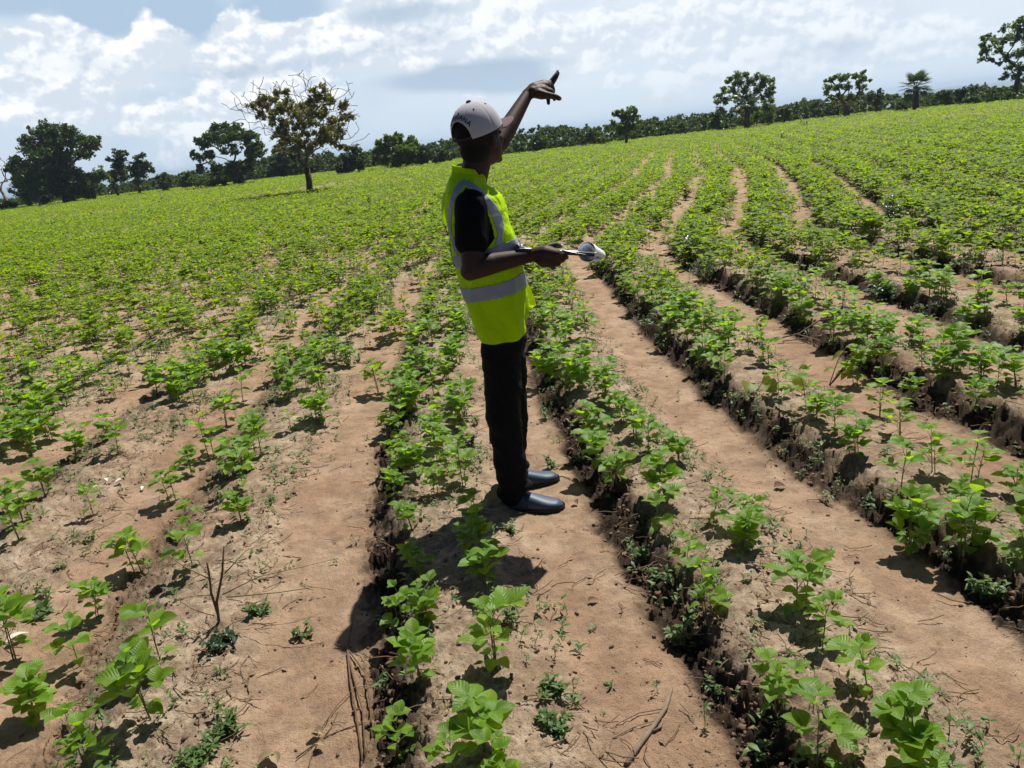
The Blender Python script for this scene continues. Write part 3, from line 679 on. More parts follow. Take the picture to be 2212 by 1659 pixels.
ground_stick('stalk_bundle', [(752, 1412), (765, 1470), (785, 1540), (790, 1640)], [.0035, .0035, .003, .0025], 'bundle of long dry brown stalks lying along the shaded ridge step', 'stalks', M_DSTEM, lift=.012, extra=[([(752, 1415), (758, 1480), (772, 1560), (784, 1650)], [.003]*4), ([(755, 1412), (790, 1460), (800, 1520), (805, 1600)], [.0028]*4), ([(752, 1410), (762, 1350), (768, 1320)], [.0018]*3), ([(750, 1405), (725, 1398)], [.003]*2), ([(770, 1410), (820, 1440), (850, 1475)], [.0015]*3), ([(778, 1480), (730, 1530), (690, 1590)], [.0014]*3)])
ground_stick('fallen_branch', [(1670, 742, .02), (1725, 736, .04), (1770, 715, .07), (1830, 710, .08), (1890, 722, .05)], [.006, .005, .005, .004, .003], 'thin dead branch lying across the furrow at right', 'branch', lift=.01, extra=[([(1690, 740), (1750, 742, .03), (1760, 750)], [.004]*3), ([(1725, 737, .04), (1800, 745, .03), (1870, 742, .03)], [.003]*3)])
ground_stick('trailing_stem', [(640, 1640), (700, 1595), (750, 1575), (800, 1560)], [.002]*4, 'thin dry creeping stem at the bottom left of the furrow', 'stem', M_DSTEM, extra=[([(690, 1600), (672, 1640), (668, 1659)], [.0015]*3), ([(700, 1595), (715, 1575), (730, 1540)], [.0015]*3)])
ground_stick('green_tendril', [(1195, 1033), (1215, 1030), (1232, 1036), (1255, 1052)], [.002]*4, 'thin root lying on sand at the tip of the far shoe', 'root', M_DSTEM)
ground_stick('cut_stem', [(1200, 1010), (1232, 1004), (1236, 992), (1228, 988)], [.0018]*4, 'curled pale green stem on the sand behind the shoes', 'stem', simple('pale_green_stem', (.3, .3, .12), .6, .3, .2, 30, 0), extra=[([(1170, 1008), (1232, 1004)], [.0015]*2), ([(1236, 1004), (1250, 990)], [.0015]*2)])
def ground_leaf(px, py, L, Wd, az, M_, label, name='fallen_leaf', cat='leaf', n=1, seed=1):
    R = random.Random(seed); X, Y, Z = ground_at(px, py); mb = MB()
    for i in range(n):
        leaflet(mb, (R.uniform(-L, L)*(n > 1), R.uniform(-L, L)*(n > 1), .012), rdir(az+R.uniform(-2, 2)*(n > 1), R.uniform(.05, .35)), (0, 0, 1), L*R.uniform(.7, 1), Wd, .3, 6, 4, .35)
    o = link(name, mb.mesh(name), M_); o.location = (X, Y, Z); setp(o, label, cat); return o
M_BRL = simple('brown_dead_leaf', (.15, .07, .045), .7, .3, .4, 40, .3, .001)
ground_leaf(1240, 1088, .045, .03, -1.2, M_BRL, 'curled brown dead leaf beside the tip of the near shoe')
ground_leaf(1672, 1058, .07, .04, .1, M_BRL, 'brown dead leaf in the furrow right of centre')
ground_leaf(1270, 1305, .05, .02, .2, M_BRL, 'dry brown leaf scrap in the furrow right of the shadow')
ground_leaf(245, 1043, .06, .025, 2.6, M_PALEL, 'bleached curled husk lying in the left furrow', n=3, seed=3)
ground_leaf(312, 1055, .06, .02, -1.4, M_PALEL, 'pale bent husk right of the larger bleached husk')
ground_leaf(15, 1395, .10, .03, .9, M_PALEL, 'torn whitish leaf at the left edge of the picture')
ground_leaf(690, 1612, .05, .03, .6, M_DRYL, 'pale dry leaf at the bottom, in the left furrow', n=3, seed=8)
ground_leaf(600, 1638, .06, .03, 2., M_DRYL, 'cluster of straw-coloured leaves at the bottom left', n=3, seed=11)
ground_leaf(1500, 818, .05, .03, .3, M_PALEL, 'light scrap of leaf behind the first plants at right')
ground_leaf(1365, 727, .03, .03, .3, M_BRL, 'small reddish clump of soil crust in the right-hand furrow', 'soil_crust', 'soil crust')

# ------------------------------------------------------------------ trees
def skeleton(base, fork, targets, R, r0, minr, droop=0.):
    """greedy branching from a trunk; returns list of (pts,radii)"""
    nodes = [(Vector(fork), -1)]; br = []
    T = sorted([Vector(t) for t in targets], key=lambda t: (t-nodes[0][0]).length)
    par = {0: None}; pts = [Vector(fork)]; parent = [-1]
    for t in T:
        d0 = (t-pts[0]).length
        best = min(range(len(pts)), key=lambda i: (pts[i]-t).length+.35*(pts[i]-pts[0]).length)
        a = pts[best]; L = (t-a).length; n = max(2, int(L/(d0*.16+.12))); n = min(n, 6); prev = best
        off = Vector((R.uniform(-1, 1), R.uniform(-1, 1), R.uniform(-.6, 1.)))*L*.13
        for k in range(1, n+1):
            q = k/n; p = a.lerp(t, q)+off*math.sin(q*math.pi)+Vector((R.uniform(-1, 1), R.uniform(-1, 1), R.uniform(-1, 1)))*L*.025*(k < n)
            pts.append(p); parent.append(prev); prev = len(pts)-1
    w = [0]*len(pts)
    ch = [[] for _ in pts]
    for i, p in enumerate(parent):
        if p >= 0: ch[p].append(i)
    for i in range(len(pts)-1, -1, -1): w[i] = 1 if not ch[i] else sum(w[j] for j in ch[i])
    wmax = w[0]; rad = [max(minr, r0*.72*(q/wmax)**.60) for q in w]
    mb = MB(); b0 = Vector(base); m1 = b0.lerp(pts[0], .5)+Vector((R.uniform(-1, 1), R.uniform(-1, 1), 0))*r0*.3
    trunk = MB(); trunk.tube([b0-Vector((0, 0, .3)), b0+Vector((0, 0, .05)), b0.lerp(m1, .3), m1, pts[0]], [r0*1.7, r0*1.35, r0*1.05, r0*.95, r0*.88], 10)
    for i, p in enumerate(parent):
        if p < 0: continue
        mb.tube([pts[p], pts[i]], [rad[p] if p else rad[i]*1.05, rad[i]], 5, False) if rad[i] > minr*1.5 else mb.tube([pts[p], pts[i]], [rad[i]]*2, 3, False)
    return trunk, mb, pts
def leafcloud(clumps, size, R, cover=2.6, aspect=.55, sub=18, flatz=.8):
    """clumps: (centre Vector, radius). scatter leaf-sized quads through sub-clumps"""
    r = np.random.default_rng(R.randrange(1 << 30)); C = []; 
    for c, rad in clumps:
        k = sub; d = r.normal(size=(k, 3)); d /= np.linalg.norm(d, axis=1)[:, None]; q = np.array(c)+d*rad*r.uniform(.1, 1.02, (k, 1))*np.array([1, 1, flatz]); rs = rad*r.uniform(.22, .5, k)
        n = (cover*math.pi*rs*rs/(size*size*aspect*.5)).astype(int)+3
        for cc, rr_, nn_ in zip(q, rs, n):
            d = r.normal(size=(nn_, 3)); d /= np.linalg.norm(d, axis=1)[:, None]; C.append(cc+d*(rr_*r.uniform(.15, 1.12, (nn_, 1))**.7)*np.array([1, 1, .8]))
    C = np.concatenate(C); n = len(C)
    a = r.normal(size=(n, 3)); a[:, 2] *= .6; a /= np.linalg.norm(a, axis=1)[:, None]; b = r.normal(size=(n, 3)); b = np.cross(a, b); b /= np.linalg.norm(b, axis=1)[:, None]
    s = size*r.uniform(.6, 1.3, (n, 1)); A = a*s*.5; B_ = b*s*.5*aspect
    V = np.stack([C-A, C+B_, C+A, C-B_], 1).reshape(-1, 3); Fc = np.arange(n*4).reshape(-1, 4)
    return V, Fc
def tree(name, label, cat, D, tr, cl, M_, base, forkf=.35, r0=.22, size=.2, cover=2.6, depth=.6, group=None, Mb=None, fork=None, bare=(), minr=.02, sub=18, extra_twigs=0, seed=1, flatz=.8):
    """tr = (x0, y0, k) maps zoomed crop px to sketch px; cl = list of crop clumps"""
    R = random.Random(seed); f = lambda q: (tr[0]+q[0]*tr[2], tr[1]+q[1]*tr[2])
    if D is None: D = flat(*f(base))[1]
    B0 = atY(*f(base), D); ppm = F/(D*1.0)*1.0   # px per metre across at that distance (near the horizon line)
    ppm = F/(D*math.cos(PITCH)+(CAM_H-B0.z)*math.sin(PITCH))
    gz = float(height(np.array([B0.x]), np.array([B0.y]))[0]); B0.z = min(B0.z, gz+.1) if abs(B0.z-gz) < 3 else B0.z; B0.z = gz
    crad = max(abs(c[0]-base[0]) for c in cl)*tr[2]/ppm*depth
    C = []
    for c in cl:
        dy = R.uniform(-1, 1)*crad*.7; p = atY(*f(c), D); p = p*1.0; p.y += dy*.0
        # keep the picture direction, change distance
        k = (D+dy)/D; q = Vector((p.x*k, D+dy, CAM_H+(p.z-CAM_H)*k)); C.append((q, c[2]*tr[2]/ppm*1.2))
    top = max(q.z for q, _ in C)
    fk = atY(*f(fork), D) if fork else Vector((B0.x+(sum(q.x for q, _ in C)/len(C)-B0.x)*.35, D, B0.z+(top-B0.z)*forkf))
    tg = [q-Vector((0, 0, r_*.2)) for q, r_ in C]
    for q, r_ in C: tg += [q+Vector((R.uniform(-1, 1), R.uniform(-1, 1), R.uniform(-.5, 1)))*r_*.7 for _ in range(2)]
    for b_ in bare: tg.append(atY(*f(b_), D+R.uniform(-.6, .6)))
    for _ in range(extra_twigs):
        q, r_ = R.choice(C); tg.append(q+Vector((R.gauss(0, 1), R.gauss(0, 1), R.gauss(0, 1)))*r_*1.5)
    trunk, limbs, _ = skeleton(B0, fk, tg, R, r0, minr)
    e = empty(name, B0); setp(e, label, cat, group)
    def shift(mb):
        mb.V = [v-np.array(B0) for v in mb.V]; return mb
    link('trunk', shift(trunk).mesh('trunk'), Mb or M_BARK, e); link('limbs', shift(limbs).mesh('limbs'), (M_HBT if extra_twigs else Mb or M_BARK), e)
    V, Fc = leafcloud(C, size, R, cover, sub=sub, flatz=flatz); link('crown', mesh_np('crown', V-np.array(B0), Fc), M_, e, smooth=False)
    return e
T1 = (0, 244, .21446); T2 = (379.5, 162.7, .18383); T3 = (677.7, 271.1, .15319); T4 = (1084.3, 203.3, .21446); T5 = (1490.9, 122, .18383); T6 = (1829.8, 27.1, .1728)
tree('broad_tree', 'largest dark spreading tree at the far left of the field edge', 'tree', None, T1, [(420,190,100),(560,180,110),(700,190,70),(260,275,62),(340,330,90),(500,300,130),(680,300,120),(860,290,90),(950,270,55),(965,340,40),(820,410,80),(150,490,70),(90,560,50),(400,450,140),(600,460,160),(230,580,100),(400,640,160),(600,650,160),(780,600,90),(850,700,100),(200,720,110),(330,800,130),(550,780,150),(750,800,120),(880,790,70)], M_TREED, (680, 915), .3, .38, .3, 2.4, .5, seed=2)
tree('small_tree', 'small leaning tree just right of the largest dark tree', 'tree', None, T1, [(1010,600,60),(960,650,70),(1060,640,60),(920,740,50),(880,640,60)], M_TREE, (950, 885), .35, .15, .25, 2.2, .5, seed=3)
tree('savanna_tree', 'slender tree with left-leaning trunk and stepped crown, left of its twin', 'tree', None, T1, [(1180,400,42),(1260,410,38),(1090,470,28),(1200,470,60),(1220,560,75),(1140,620,55),(1250,640,65),(1150,690,50)], M_TREED, (1205, 850), .3, .14, .25, 2.2, .5, fork=(1140, 740), seed=4)
tree('savanna_tree', 'slender two-stemmed tree with a pointed crown, right of its twin', 'tree', None, T1, [(1425,430,32),(1390,490,50),(1340,560,60),(1450,540,65),(1525,580,32),(1400,620,70),(1380,690,40),(1480,520,40)], M_TREED, (1410, 830), .2, .14, .25, 2.2, .5, fork=(1400, 760), seed=5)
tree('umbrella_tree', 'tall dark tree with layered airy crown behind the half-bare tree, left side', 'tree', None, T2, [(450,620,70),(590,610,80),(710,640,80),(480,720,110),(650,730,120),(800,720,90),(270,780,50),(350,820,75),(200,920,42),(270,960,55),(400,930,65),(560,900,45),(700,900,55),(860,880,75),(970,820,90),(900,970,70),(1000,900,60),(290,1080,62),(480,1090,100),(640,1110,110),(820,1100,110),(740,1200,100),(900,700,80),(1040,1010,40)], M_TREED, (735, 1300), .35, .3, .3, 2.1, .5, seed=6)
tree('dark_tree', 'dense black-green round tree directly behind the half-bare tree\'s trunk', 'tree', 88, T2, [(1150,1000,90),(1300,1050,140),(1450,1000,110),(1200,1150,100),(1400,1160,100),(1550,1100,90),(1250,930,90),(1420,900,80)], M_TREED, (1380, 1225), .2, .3, .3, 3., .5, seed=7)
HB = [(1030,270,42),(960,330,45),(900,370,36),(1190,220,42),(1290,200,42),(1170,290,46),(1060,370,52),(1010,460,46),(1290,300,46),(1200,400,60),(1130,480,55),(1330,400,50),(1420,470,55),(1500,380,55),(1620,170,36),(1720,130,32),(1570,300,52),(1680,250,52),(1780,240,50),(1640,380,70),(1760,400,44),(1820,300,36),(1990,340,34),(1950,380,34),(1700,480,60),(1600,560,65),(1860,530,60),(1960,500,52),(2050,490,36),(1800,650,70),(1900,700,55),(1950,650,28),(1850,780,52),(1930,830,36),(1700,760,55),(1750,700,55),(1560,860,50),(1250,600,55),(1420,620,55),(1150,560,46),(1300,760,60),(1450,780,60),(1200,860,45)]
HB = [(a, c, r_*1.5) for a, c, r_ in HB]+[(x_, y_, 60) for x_, y_ in ((1180, 700), (1300, 680), (1420, 720), (1550, 700), (1650, 680), (1250, 800), (1380, 860), (1500, 820), (1620, 800), (1330, 560), (1480, 560), (1560, 460))]
tree('half_bare_tree', 'half-bare round tree with olive leaves and pale dead branches, standing alone in the crop', 'tree', None, T2, HB, M_TREEO, (1580, 1400), .3, .15, .12, 2.3, .6, fork=(1540, 1090), minr=.014, sub=12, extra_twigs=550, seed=8,
     bare=[(540,330),(640,400),(690,260),(760,330),(730,400),(830,380),(800,470),(860,560),(1180,70),(1240,140),(1380,140),(1440,250),(1530,100),(1580,150),(2000,70),(2030,140),(1910,150),(2150,450),(2110,690),(2060,740),(1150,130),(940,200),(1080,190),(1100,780),(1180,700),(1240,780),(1080,660),(1400,980),(1340,920)])
tree('round_tree', 'rounded dark tree in the gap between the half-bare tree and the wide tree', 'tree', None, T3, [(560,330,65),(610,360,65),(470,330,50),(520,450,100),(640,480,95),(420,520,95),(520,590,110),(650,590,85),(380,620,75)], M_TREED, (560, 690), .3, .2, .25, 2.8, .6, seed=9)
tree('wide_tree', 'wide dense tree with yellow-green top, left of the man\'s head', 'tree', None, T3, [(1160,140,45),(1080,190,95),(1200,200,75),(920,240,62),(1370,210,62),(1440,250,52),(1280,260,80),(880,370,52),(1000,350,120),(1180,370,140),(1360,370,115),(1450,350,70),(1000,480,110),(1200,500,130),(1370,490,105),(880,480,70)], M_TREE, (1200, 612), .2, .3, .25, 3., .6, seed=10)
tree('bushy_tree', 'lower bushy tree touching the right side of the wide dense tree', 'tree', None, T3, [(1550,330,52),(1500,420,80),(1580,480,95),(1650,380,65),(1500,520,70)], M_TREED, (1560, 575), .2, .18, .25, 2.8, .6, seed=11)
tree('bushy_tree', 'bushy tree nearest the back of the man\'s neck', 'tree', None, T3, [(1750,370,65),(1850,400,70),(1800,480,80),(1720,480,70),(1900,450,60),(1970,420,60)], M_TREED, (1800, 552), .2, .18, .25, 2.8, .6, seed=12)
tree('distant_tree', 'small bluish rounded tree far beyond the bushy trees, left of the cap', 'tree', 150, T3, [(1870,270,45),(1830,300,35),(1910,310,45)], M_TREED, (1870, 400), .3, .3, .4, 2.6, .6, seed=13)
tree('distant_tree', 'small far tree partly hidden by the back of the man\'s neck', 'tree', 140, T3, [(1990,280,42),(2030,230,35),(2010,330,45)], M_TREED, (2010, 400), .3, .3, .4, 2.6, .6, seed=14)
tree('background_tree', 'dull green domed tree showing under the right side of the half-bare tree', 'tree', 105, T3, [(230,420,70),(160,460,60),(260,480,60),(120,520,80),(60,600,70)], M_TREED, (200, 680), .3, .25, .3, 2.6, .6, seed=15)
tree('lone_tree', 'small single tree with a thin bare trunk, right of the pointing arm', 'tree', None, T4, [(1300,170,48),(1190,190,42),(1130,200,30),(1340,180,30),(1230,230,60),(1320,250,50),(1385,275,32),(1125,290,30),(1160,330,50),(1230,320,60),(1300,340,50),(1200,390,45),(1060,330,34)], M_TREE, (1252, 512), .42, .13, .22, 2.4, .6, fork=(1250, 400), seed=16)
tree('domed_bush', 'bright rounded bush between the small single tree and the tall airy tree', 'bush', 80, T4, [(1740,310,60),(1690,340,45),(1800,330,55),(1750,380,80),(1680,390,50),(1830,390,45)], M_BUSH, (1750, 450), .2, .12, .22, 2.8, .6, seed=17)
tree('distant_tree', 'small dark dome-crowned tree on the skyline right of the small single tree', 'tree', 150, T4, [(1490,280,42),(1450,310,35),(1530,305,38),(1400,315,28)], M_TREED, (1490, 400), .3, .3, .4, 2.8, .6, seed=18)
tree('distant_tree', 'pale rounded far tree on the skyline above the bright rounded bush', 'tree', 130, T4, [(1740,250,38),(1700,270,30),(1770,275,32)], M_TREE, (1740, 380), .3, .25, .35, 2.6, .6, seed=19)
tree('distant_tree', 'spiky-topped far tree left of the tall airy tree', 'tree', 120, T4, [(1930,250,40),(1890,275,35),(1970,270,38),(1940,300,50)], M_TREE, (1930, 380), .3, .25, .35, 2.4, .6, seed=20)
tree('airy_tree', 'tall rounded airy tree with many sky gaps, behind a drooping palm', 'tree', None, T5, [(550,230,52),(650,215,50),(480,260,45),(790,240,50),(880,250,52),(950,290,42),(440,300,34),(560,300,66),(700,300,66),(850,330,76),(965,360,36),(400,390,52),(330,460,44),(500,400,66),(640,400,68),(780,400,60),(900,420,62),(960,440,42),(330,540,44),(420,500,58),(540,480,66),(690,490,66),(840,500,50),(950,520,42),(350,620,42),(390,650,34),(900,600,80),(800,680,80),(930,720,75),(560,600,70),(700,600,70)], M_TREE, (680, 850), .35, .2, .17, 1.75, .6, sub=18, seed=21)
tree('dark_bush', 'dark bush at the left foot of the tall airy tree', 'bush', 74, T5, [(300,750,50),(350,820,65),(270,800,50),(420,840,50),(330,700,35)], M_TREED, (340, 895), .2, .12, .2, 2.8, .6, seed=22)
tree('forked_tree', 'tree with thick dark trunk and two-lobed crown between the palms', 'tree', None, T5, [(1720,235,44),(1660,280,42),(1590,290,24),(1780,280,66),(1840,225,36),(1950,220,50),(2030,190,38),(2050,260,52),(2110,280,22),(1980,300,66),(1620,370,50),(1600,430,42),(1720,370,66),(1860,360,55),(2040,360,50),(1640,475,30),(1750,460,48),(1900,450,52),(2000,430,36),(1690,540,24),(1830,520,36),(1930,510,24)], M_TREE, (1835, 725), .35, .27, .17, 2.1, .6, fork=(1830, 560), sub=15, seed=23)
tree('round_bush', 'dark round bush between the forked tree and the fan palm', 'bush', None, T6, [(400,990,40),(300,1020,48),(430,1060,55),(290,1100,50),(380,1110,60)], M_TREED, (370, 1270), .3, .15, .2, 2.8, .6, seed=24)
tree('edge_tree', 'tall tree with straight dark trunk cut by the right edge of the picture', 'tree', None, T6, [(2170,100,60),(2090,170,65),(1960,200,50),(2150,220,75),(1760,285,36),(1700,330,38),(1830,340,66),(1950,350,76),(1700,400,42),(2100,350,95),(1760,470,58),(1690,500,40),(1900,480,68),(1680,590,42),(1800,590,50),(2000,560,76),(2150,520,80),(1900,640,32),(2050,680,66),(2160,700,76),(1990,780,50),(1940,830,34),(2100,800,60),(2190,850,50),(2300,300,120),(2320,500,120),(2270,150,90),(2300,700,90)], M_TREE, (2095, 1105), .3, .22, .2, 1.9, .5, fork=(2140, 820), sub=15, seed=25)
# bushes along the edge that can be told apart
BL = [(T1,[(1660,640,50),(1590,650,30),(1700,680,50),(1640,720,60)],(1650,800),'yellow-green bush right of the twin slender trees',M_BUSH),
(T1,[(1880,620,42),(1920,640,40),(1860,680,55),(1900,720,60)],(1890,770),'small upright dark bush left of the layered airy tree',M_TREED),
(T1,[(2020,690,55),(2090,700,50),(1960,700,50)],(2020,770),'rounded low bush at the foot of the layered airy tree',M_BUSH),
(T2,[(490,1240,55),(560,1250,50),(430,1270,45)],(500,1330),'bright rounded bush in front of the layered airy tree\'s trunk',M_BUSH),
(T1,[(60,920,50),(20,950,50),(120,940,45)],(60,985),'low bush at the far left edge under the leafless branches',M_TREED),
(T4,[(480,370,50),(420,380,45),(550,390,50),(600,350,45),(660,370,45)],(540,470),'twin-topped dark bush just right of the pointing arm\'s elbow',M_TREED),
(T4,[(380,470,60),(340,510,55),(400,520,60)],(370,590),'dark rounded bush right of the man\'s chin',M_TREED),
(T4,[(900,380,45),(880,430,60),(960,440,55),(1010,470,50)],(930,530),'brownish leaning bush left of the small single tree',M_BUSH),
(T5,[(1100,630,55),(1160,640,45),(1050,660,50),(1120,700,60)],(1110,800),'dull green dome bush right of the tall airy tree',M_BUSH),
(T6,[(1200,1000,52),(1270,1010,52),(1150,1050,50),(1250,1080,60)],(1220,1190),'bushy growth just right of the fan palm',M_BUSH),
(T6,[(1430,970,42),(1370,990,45),(1480,1000,42),(1420,1060,60)],(1420,1170),'pale flat-topped bush in the thicket right of the fan palm',M_BUSH),
(T6,[(1650,950,42),(1600,970,40),(1720,960,40),(1680,1000,45)],(1650,1100),'dark bluish bush behind the thicket near the right edge',M_TREED),
(T6,[(1560,1080,55),(1640,1100,55),(1500,1110,50)],(1570,1165),'brown-green bush at the field edge left of the tall right-hand tree',M_BUSH),
(T6,[(680,1150,50),(740,1180,45),(640,1200,45)],(690,1250),'small pale bush at the left foot of the fan palm',M_BUSH)]
for i, (T, cl, bs, lb, Mx) in enumerate(BL):
    tree('bush', lb, 'bush', None if i not in (5, 11) else 100, T, cl, Mx, bs, .3, .08, .2, 2.6, .5, group='bushes along the edge of the field', seed=40+i)
# leafless tree at the left border
def bare_tree():
    D = 88; B0 = atY(28, 462, D); B0.z = float(height(np.array([B0.x]), np.array([B0.y]))[0]); R = random.Random(6); fk = atY(8, 420, D)
    tg = [atY(x, y, D+R.uniform(-1.5, 1.5)) for x, y in [(2,345),(10,350),(15,362),(22,375),(-20,340),(-40,360),(-60,390),(18,392),(28,385),(-30,330),(5,372),(-10,350),(12,385),(-15,400),(-45,330),(0,395),(20,355),(-5,335)]]
    tr_, lm, _ = skeleton(B0, fk, tg, R, .18, .03); e = empty('leafless_tree', B0); setp(e, 'grey leafless tree cut by the left edge of the picture', 'tree')
    for nm, mb in (('trunk', tr_), ('limbs', lm)): mb.V = [v-np.array(B0) for v in mb.V]; link(nm, mb.mesh(nm), M_TWIG, e)
bare_tree()
# palms
def frond(mb, o, az, el0, L, R, wl=.5, n=22):
    pts = []; p = Vector(o); el = el0
    for i in range(9): pts.append(p.copy()); p = p+rdir(az, el)*L/8; el -= 1.35/8*R.uniform(.8, 1.2)
    mb.tube(pts, [.035-.003*i for i in range(9)], 4, False)
    for i in range(n):
        f = .12+.88*i/n; q = f*8; k = min(7, int(q)); c = pts[k].lerp(pts[k+1], q-k); t_ = (pts[k+1]-pts[k]).normalized(); s = t_.cross(Vector((0, 0, 1))).normalized(); ll = L*.3*math.sin(math.pi*min(1, .18+f*.78))*wl*2
        for sg in (-1, 1):
            d = (s*sg+t_*.7+Vector((0, 0, R.uniform(-.7, .1)))).normalized(); w = t_*.045; e_ = c+d*ll-Vector((0, 0, ll*.2))
            mb.add([tuple(c-w), tuple(c+w), tuple(e_)], [(0, 1, 2)])
def palm(name, label, ctr, base, D, Lpx, n=16, seed=1, tr=T5, cat='palm'):
    R = random.Random(seed); f = lambda q: (tr[0]+q[0]*tr[2], tr[1]+q[1]*tr[2]); D = D or flat(*f(base))[1]; o = atY(*f(ctr), D); L = Lpx*tr[2]*D/F*1.15
    B0 = atY(*f(base), D); B0.z = min(B0.z, float(height(np.array([B0.x]), np.array([D]))[0]))
    e = empty(name, B0); setp(e, label, cat); lo = o-B0
    tb = MB(); tb.tube([(0, 0, -.2), lo*.5, lo], [.2, .17, .15], 8); link('trunk', tb.mesh('trunk'), M_BARK, e)
    mb = MB()
    for i in range(n): frond(mb, lo, i*2.4+R.uniform(-.2, .2), R.uniform(.15, 1.45), L*R.uniform(.85, 1.1), R)
    link('fronds', mb.mesh('fronds'), M_PALM, e, smooth=False)
palm('feather_palm', 'feather palm with drooping pale fronds in front of the tall airy tree', (660, 600), (660, 860), 70, 190, 18, 3)
palm('feather_palm', 'feather palm crown rising above the thicket left of the forked tree', (1390, 610), (1390, 750), 85, 130, 16, 4)
palm('feather_palm', 'thin palm half hidden behind the forked tree', (1580, 610), (1590, 720), 88, 80, 12, 5)
palm('feather_palm', 'tiny far palm on the skyline left of the tall airy tree', (190, 740), (190, 800), 120, 50, 12, 6)
def fan_palm():
    R = random.Random(12); tr = T6; f = lambda q: (tr[0]+q[0]*tr[2], tr[1]+q[1]*tr[2]); D = flat(*f((860, 1235)))[1]; ppm = F/D
    B0 = atY(*f((860, 1240)), D); o = atY(*f((860, 930)), D); e = empty('fan_palm', B0); setp(e, 'fan palm with stiff radiating leaves standing at the field edge, at right', 'palm')
    lo = o-B0; tb = MB(); tb.tube([(0, 0, -.3), (0, 0, .1), lo*.4, lo], [.3, .27, .23, .2], 10); link('trunk', tb.mesh('trunk'), M_BARK, e)
    pet = MB(); fan = MB(); s = tr[2]/ppm
    for i in range(26):
        az = i*2.4+R.uniform(-.3, .3); el = 1.35-2.0*((i+.5)/26)**1.1+R.uniform(-.12, .12); L = s*R.uniform(95, 140); tip = lo+rdir(az, el)*L-Vector((0, 0, L*.12)); pet.tube([lo, tip], [.025, .018], 4, False)
        d = rdir(az, el-.25); n = d.cross(Vector((-math.sin(az), math.cos(az), 0))).normalized(); sd = d.cross(n)
        r_ = s*R.uniform(115, 150)
        for k in range(17):
            a = (k/16-.5)*3.6; q = (d*math.cos(a)+sd*math.sin(a)); rr_ = r_*(.75+.25*math.cos(a)); w = n.cross(q)*r_*.055; m_ = tip+q*rr_*.55+n*.02
            en = tip+q*rr_-Vector((0, 0, rr_*.12)); fan.add([tuple(tip), tuple(m_-w), tuple(en), tuple(m_+w)], [(0, 1, 2, 3)])
    link('leaf_stalks', pet.mesh('leaf_stalks'), M_STEM, e); link('fan_leaves', fan.mesh('fan_leaves'), M_PALM, e, smooth=False)
fan_palm()
# thicket and far wood as one mass
def wood(name, label, D0, D1, tops, M_, size, cover, seed, per=5.):
    """tops = list of (x sketch px, height px above the field edge)"""
    R = random.Random(seed); xs = [q[0] for q in tops]; hs = [q[1] for q in tops]; ex = [q[0] for q in edge_px]; ey = [q[1] for q in edge_px]; C = []
    x = -760
    while x < 2960:
        x += R.uniform(per*.6, per*1.5); e_y = np.interp(x, ex, ey); hpx = float(np.interp(x, xs, hs))*(.78+.5*float(fbm(np.array([x+seed*300.]), np.array([1.]), .022, 3)[0])); X, Yb = flat(x, e_y)
        for _ in range(3):
            D = Yb+R.uniform(D0, D1); fr = R.random()**.7; py = e_y-hpx*fr+3; p = atY(x+R.uniform(-4, 4), py, D); r_ = R.uniform(5, 11)*D/F
            C.append((p, r_)); 
            g = float(height(np.array([p.x]), np.array([p.y]))[0]); z = p.z-r_*1.4
            if z > g: C.append((Vector((p.x, p.y, (z+g)/2)), r_*1.15))
    V, Fc = leafcloud(C, size, R, cover, sub=6); setp(link(name, mesh_np(name, V, Fc), M_, smooth=False), label, 'thicket', None, 'stuff')
tp = [(-80,20),(60,20),(230,22),(330,26),(400,28),(430,32),(520,40),(600,45),(700,40),(760,30),(900,40),(980,42),(1090,44),(1180,50),(1250,40),(1330,36),(1430,40),(1500,38),(1600,45),(1680,32),(1760,36),(1860,42),(1950,30),(2020,26),(2100,38),(2212,30),(2290,30)]
wood('thicket', 'mixed green thicket of shrubs just beyond the edge of the field', 1.5, 9, [(a, h*1.1) for a, h in tp], M_BUSH, .2, 2.8, 3, 4.2)
wood('far_wood', 'darker far wood showing above the thicket behind the field', 25, 70, [(a, h*1.0+4) for a, h in tp], M_TREED, .4, 2.6, 4, 6)
# white post by the big tree
def white_post():
    X, Y = flat(88, 447); mb = MB(); mb.tube([(0, 0, -.2), (0, 0, .55), (.02, 0, .62)], [.11, .10, .02], 8); o = link('marker_post', mb.mesh('marker_post'), simple('white_paint', (.7, .7, .72), .6, .4, .1, 20, 0)); o.location = (X, Y, 0); setp(o, 'small whitish post at the foot of the largest dark tree', 'post')
white_post()

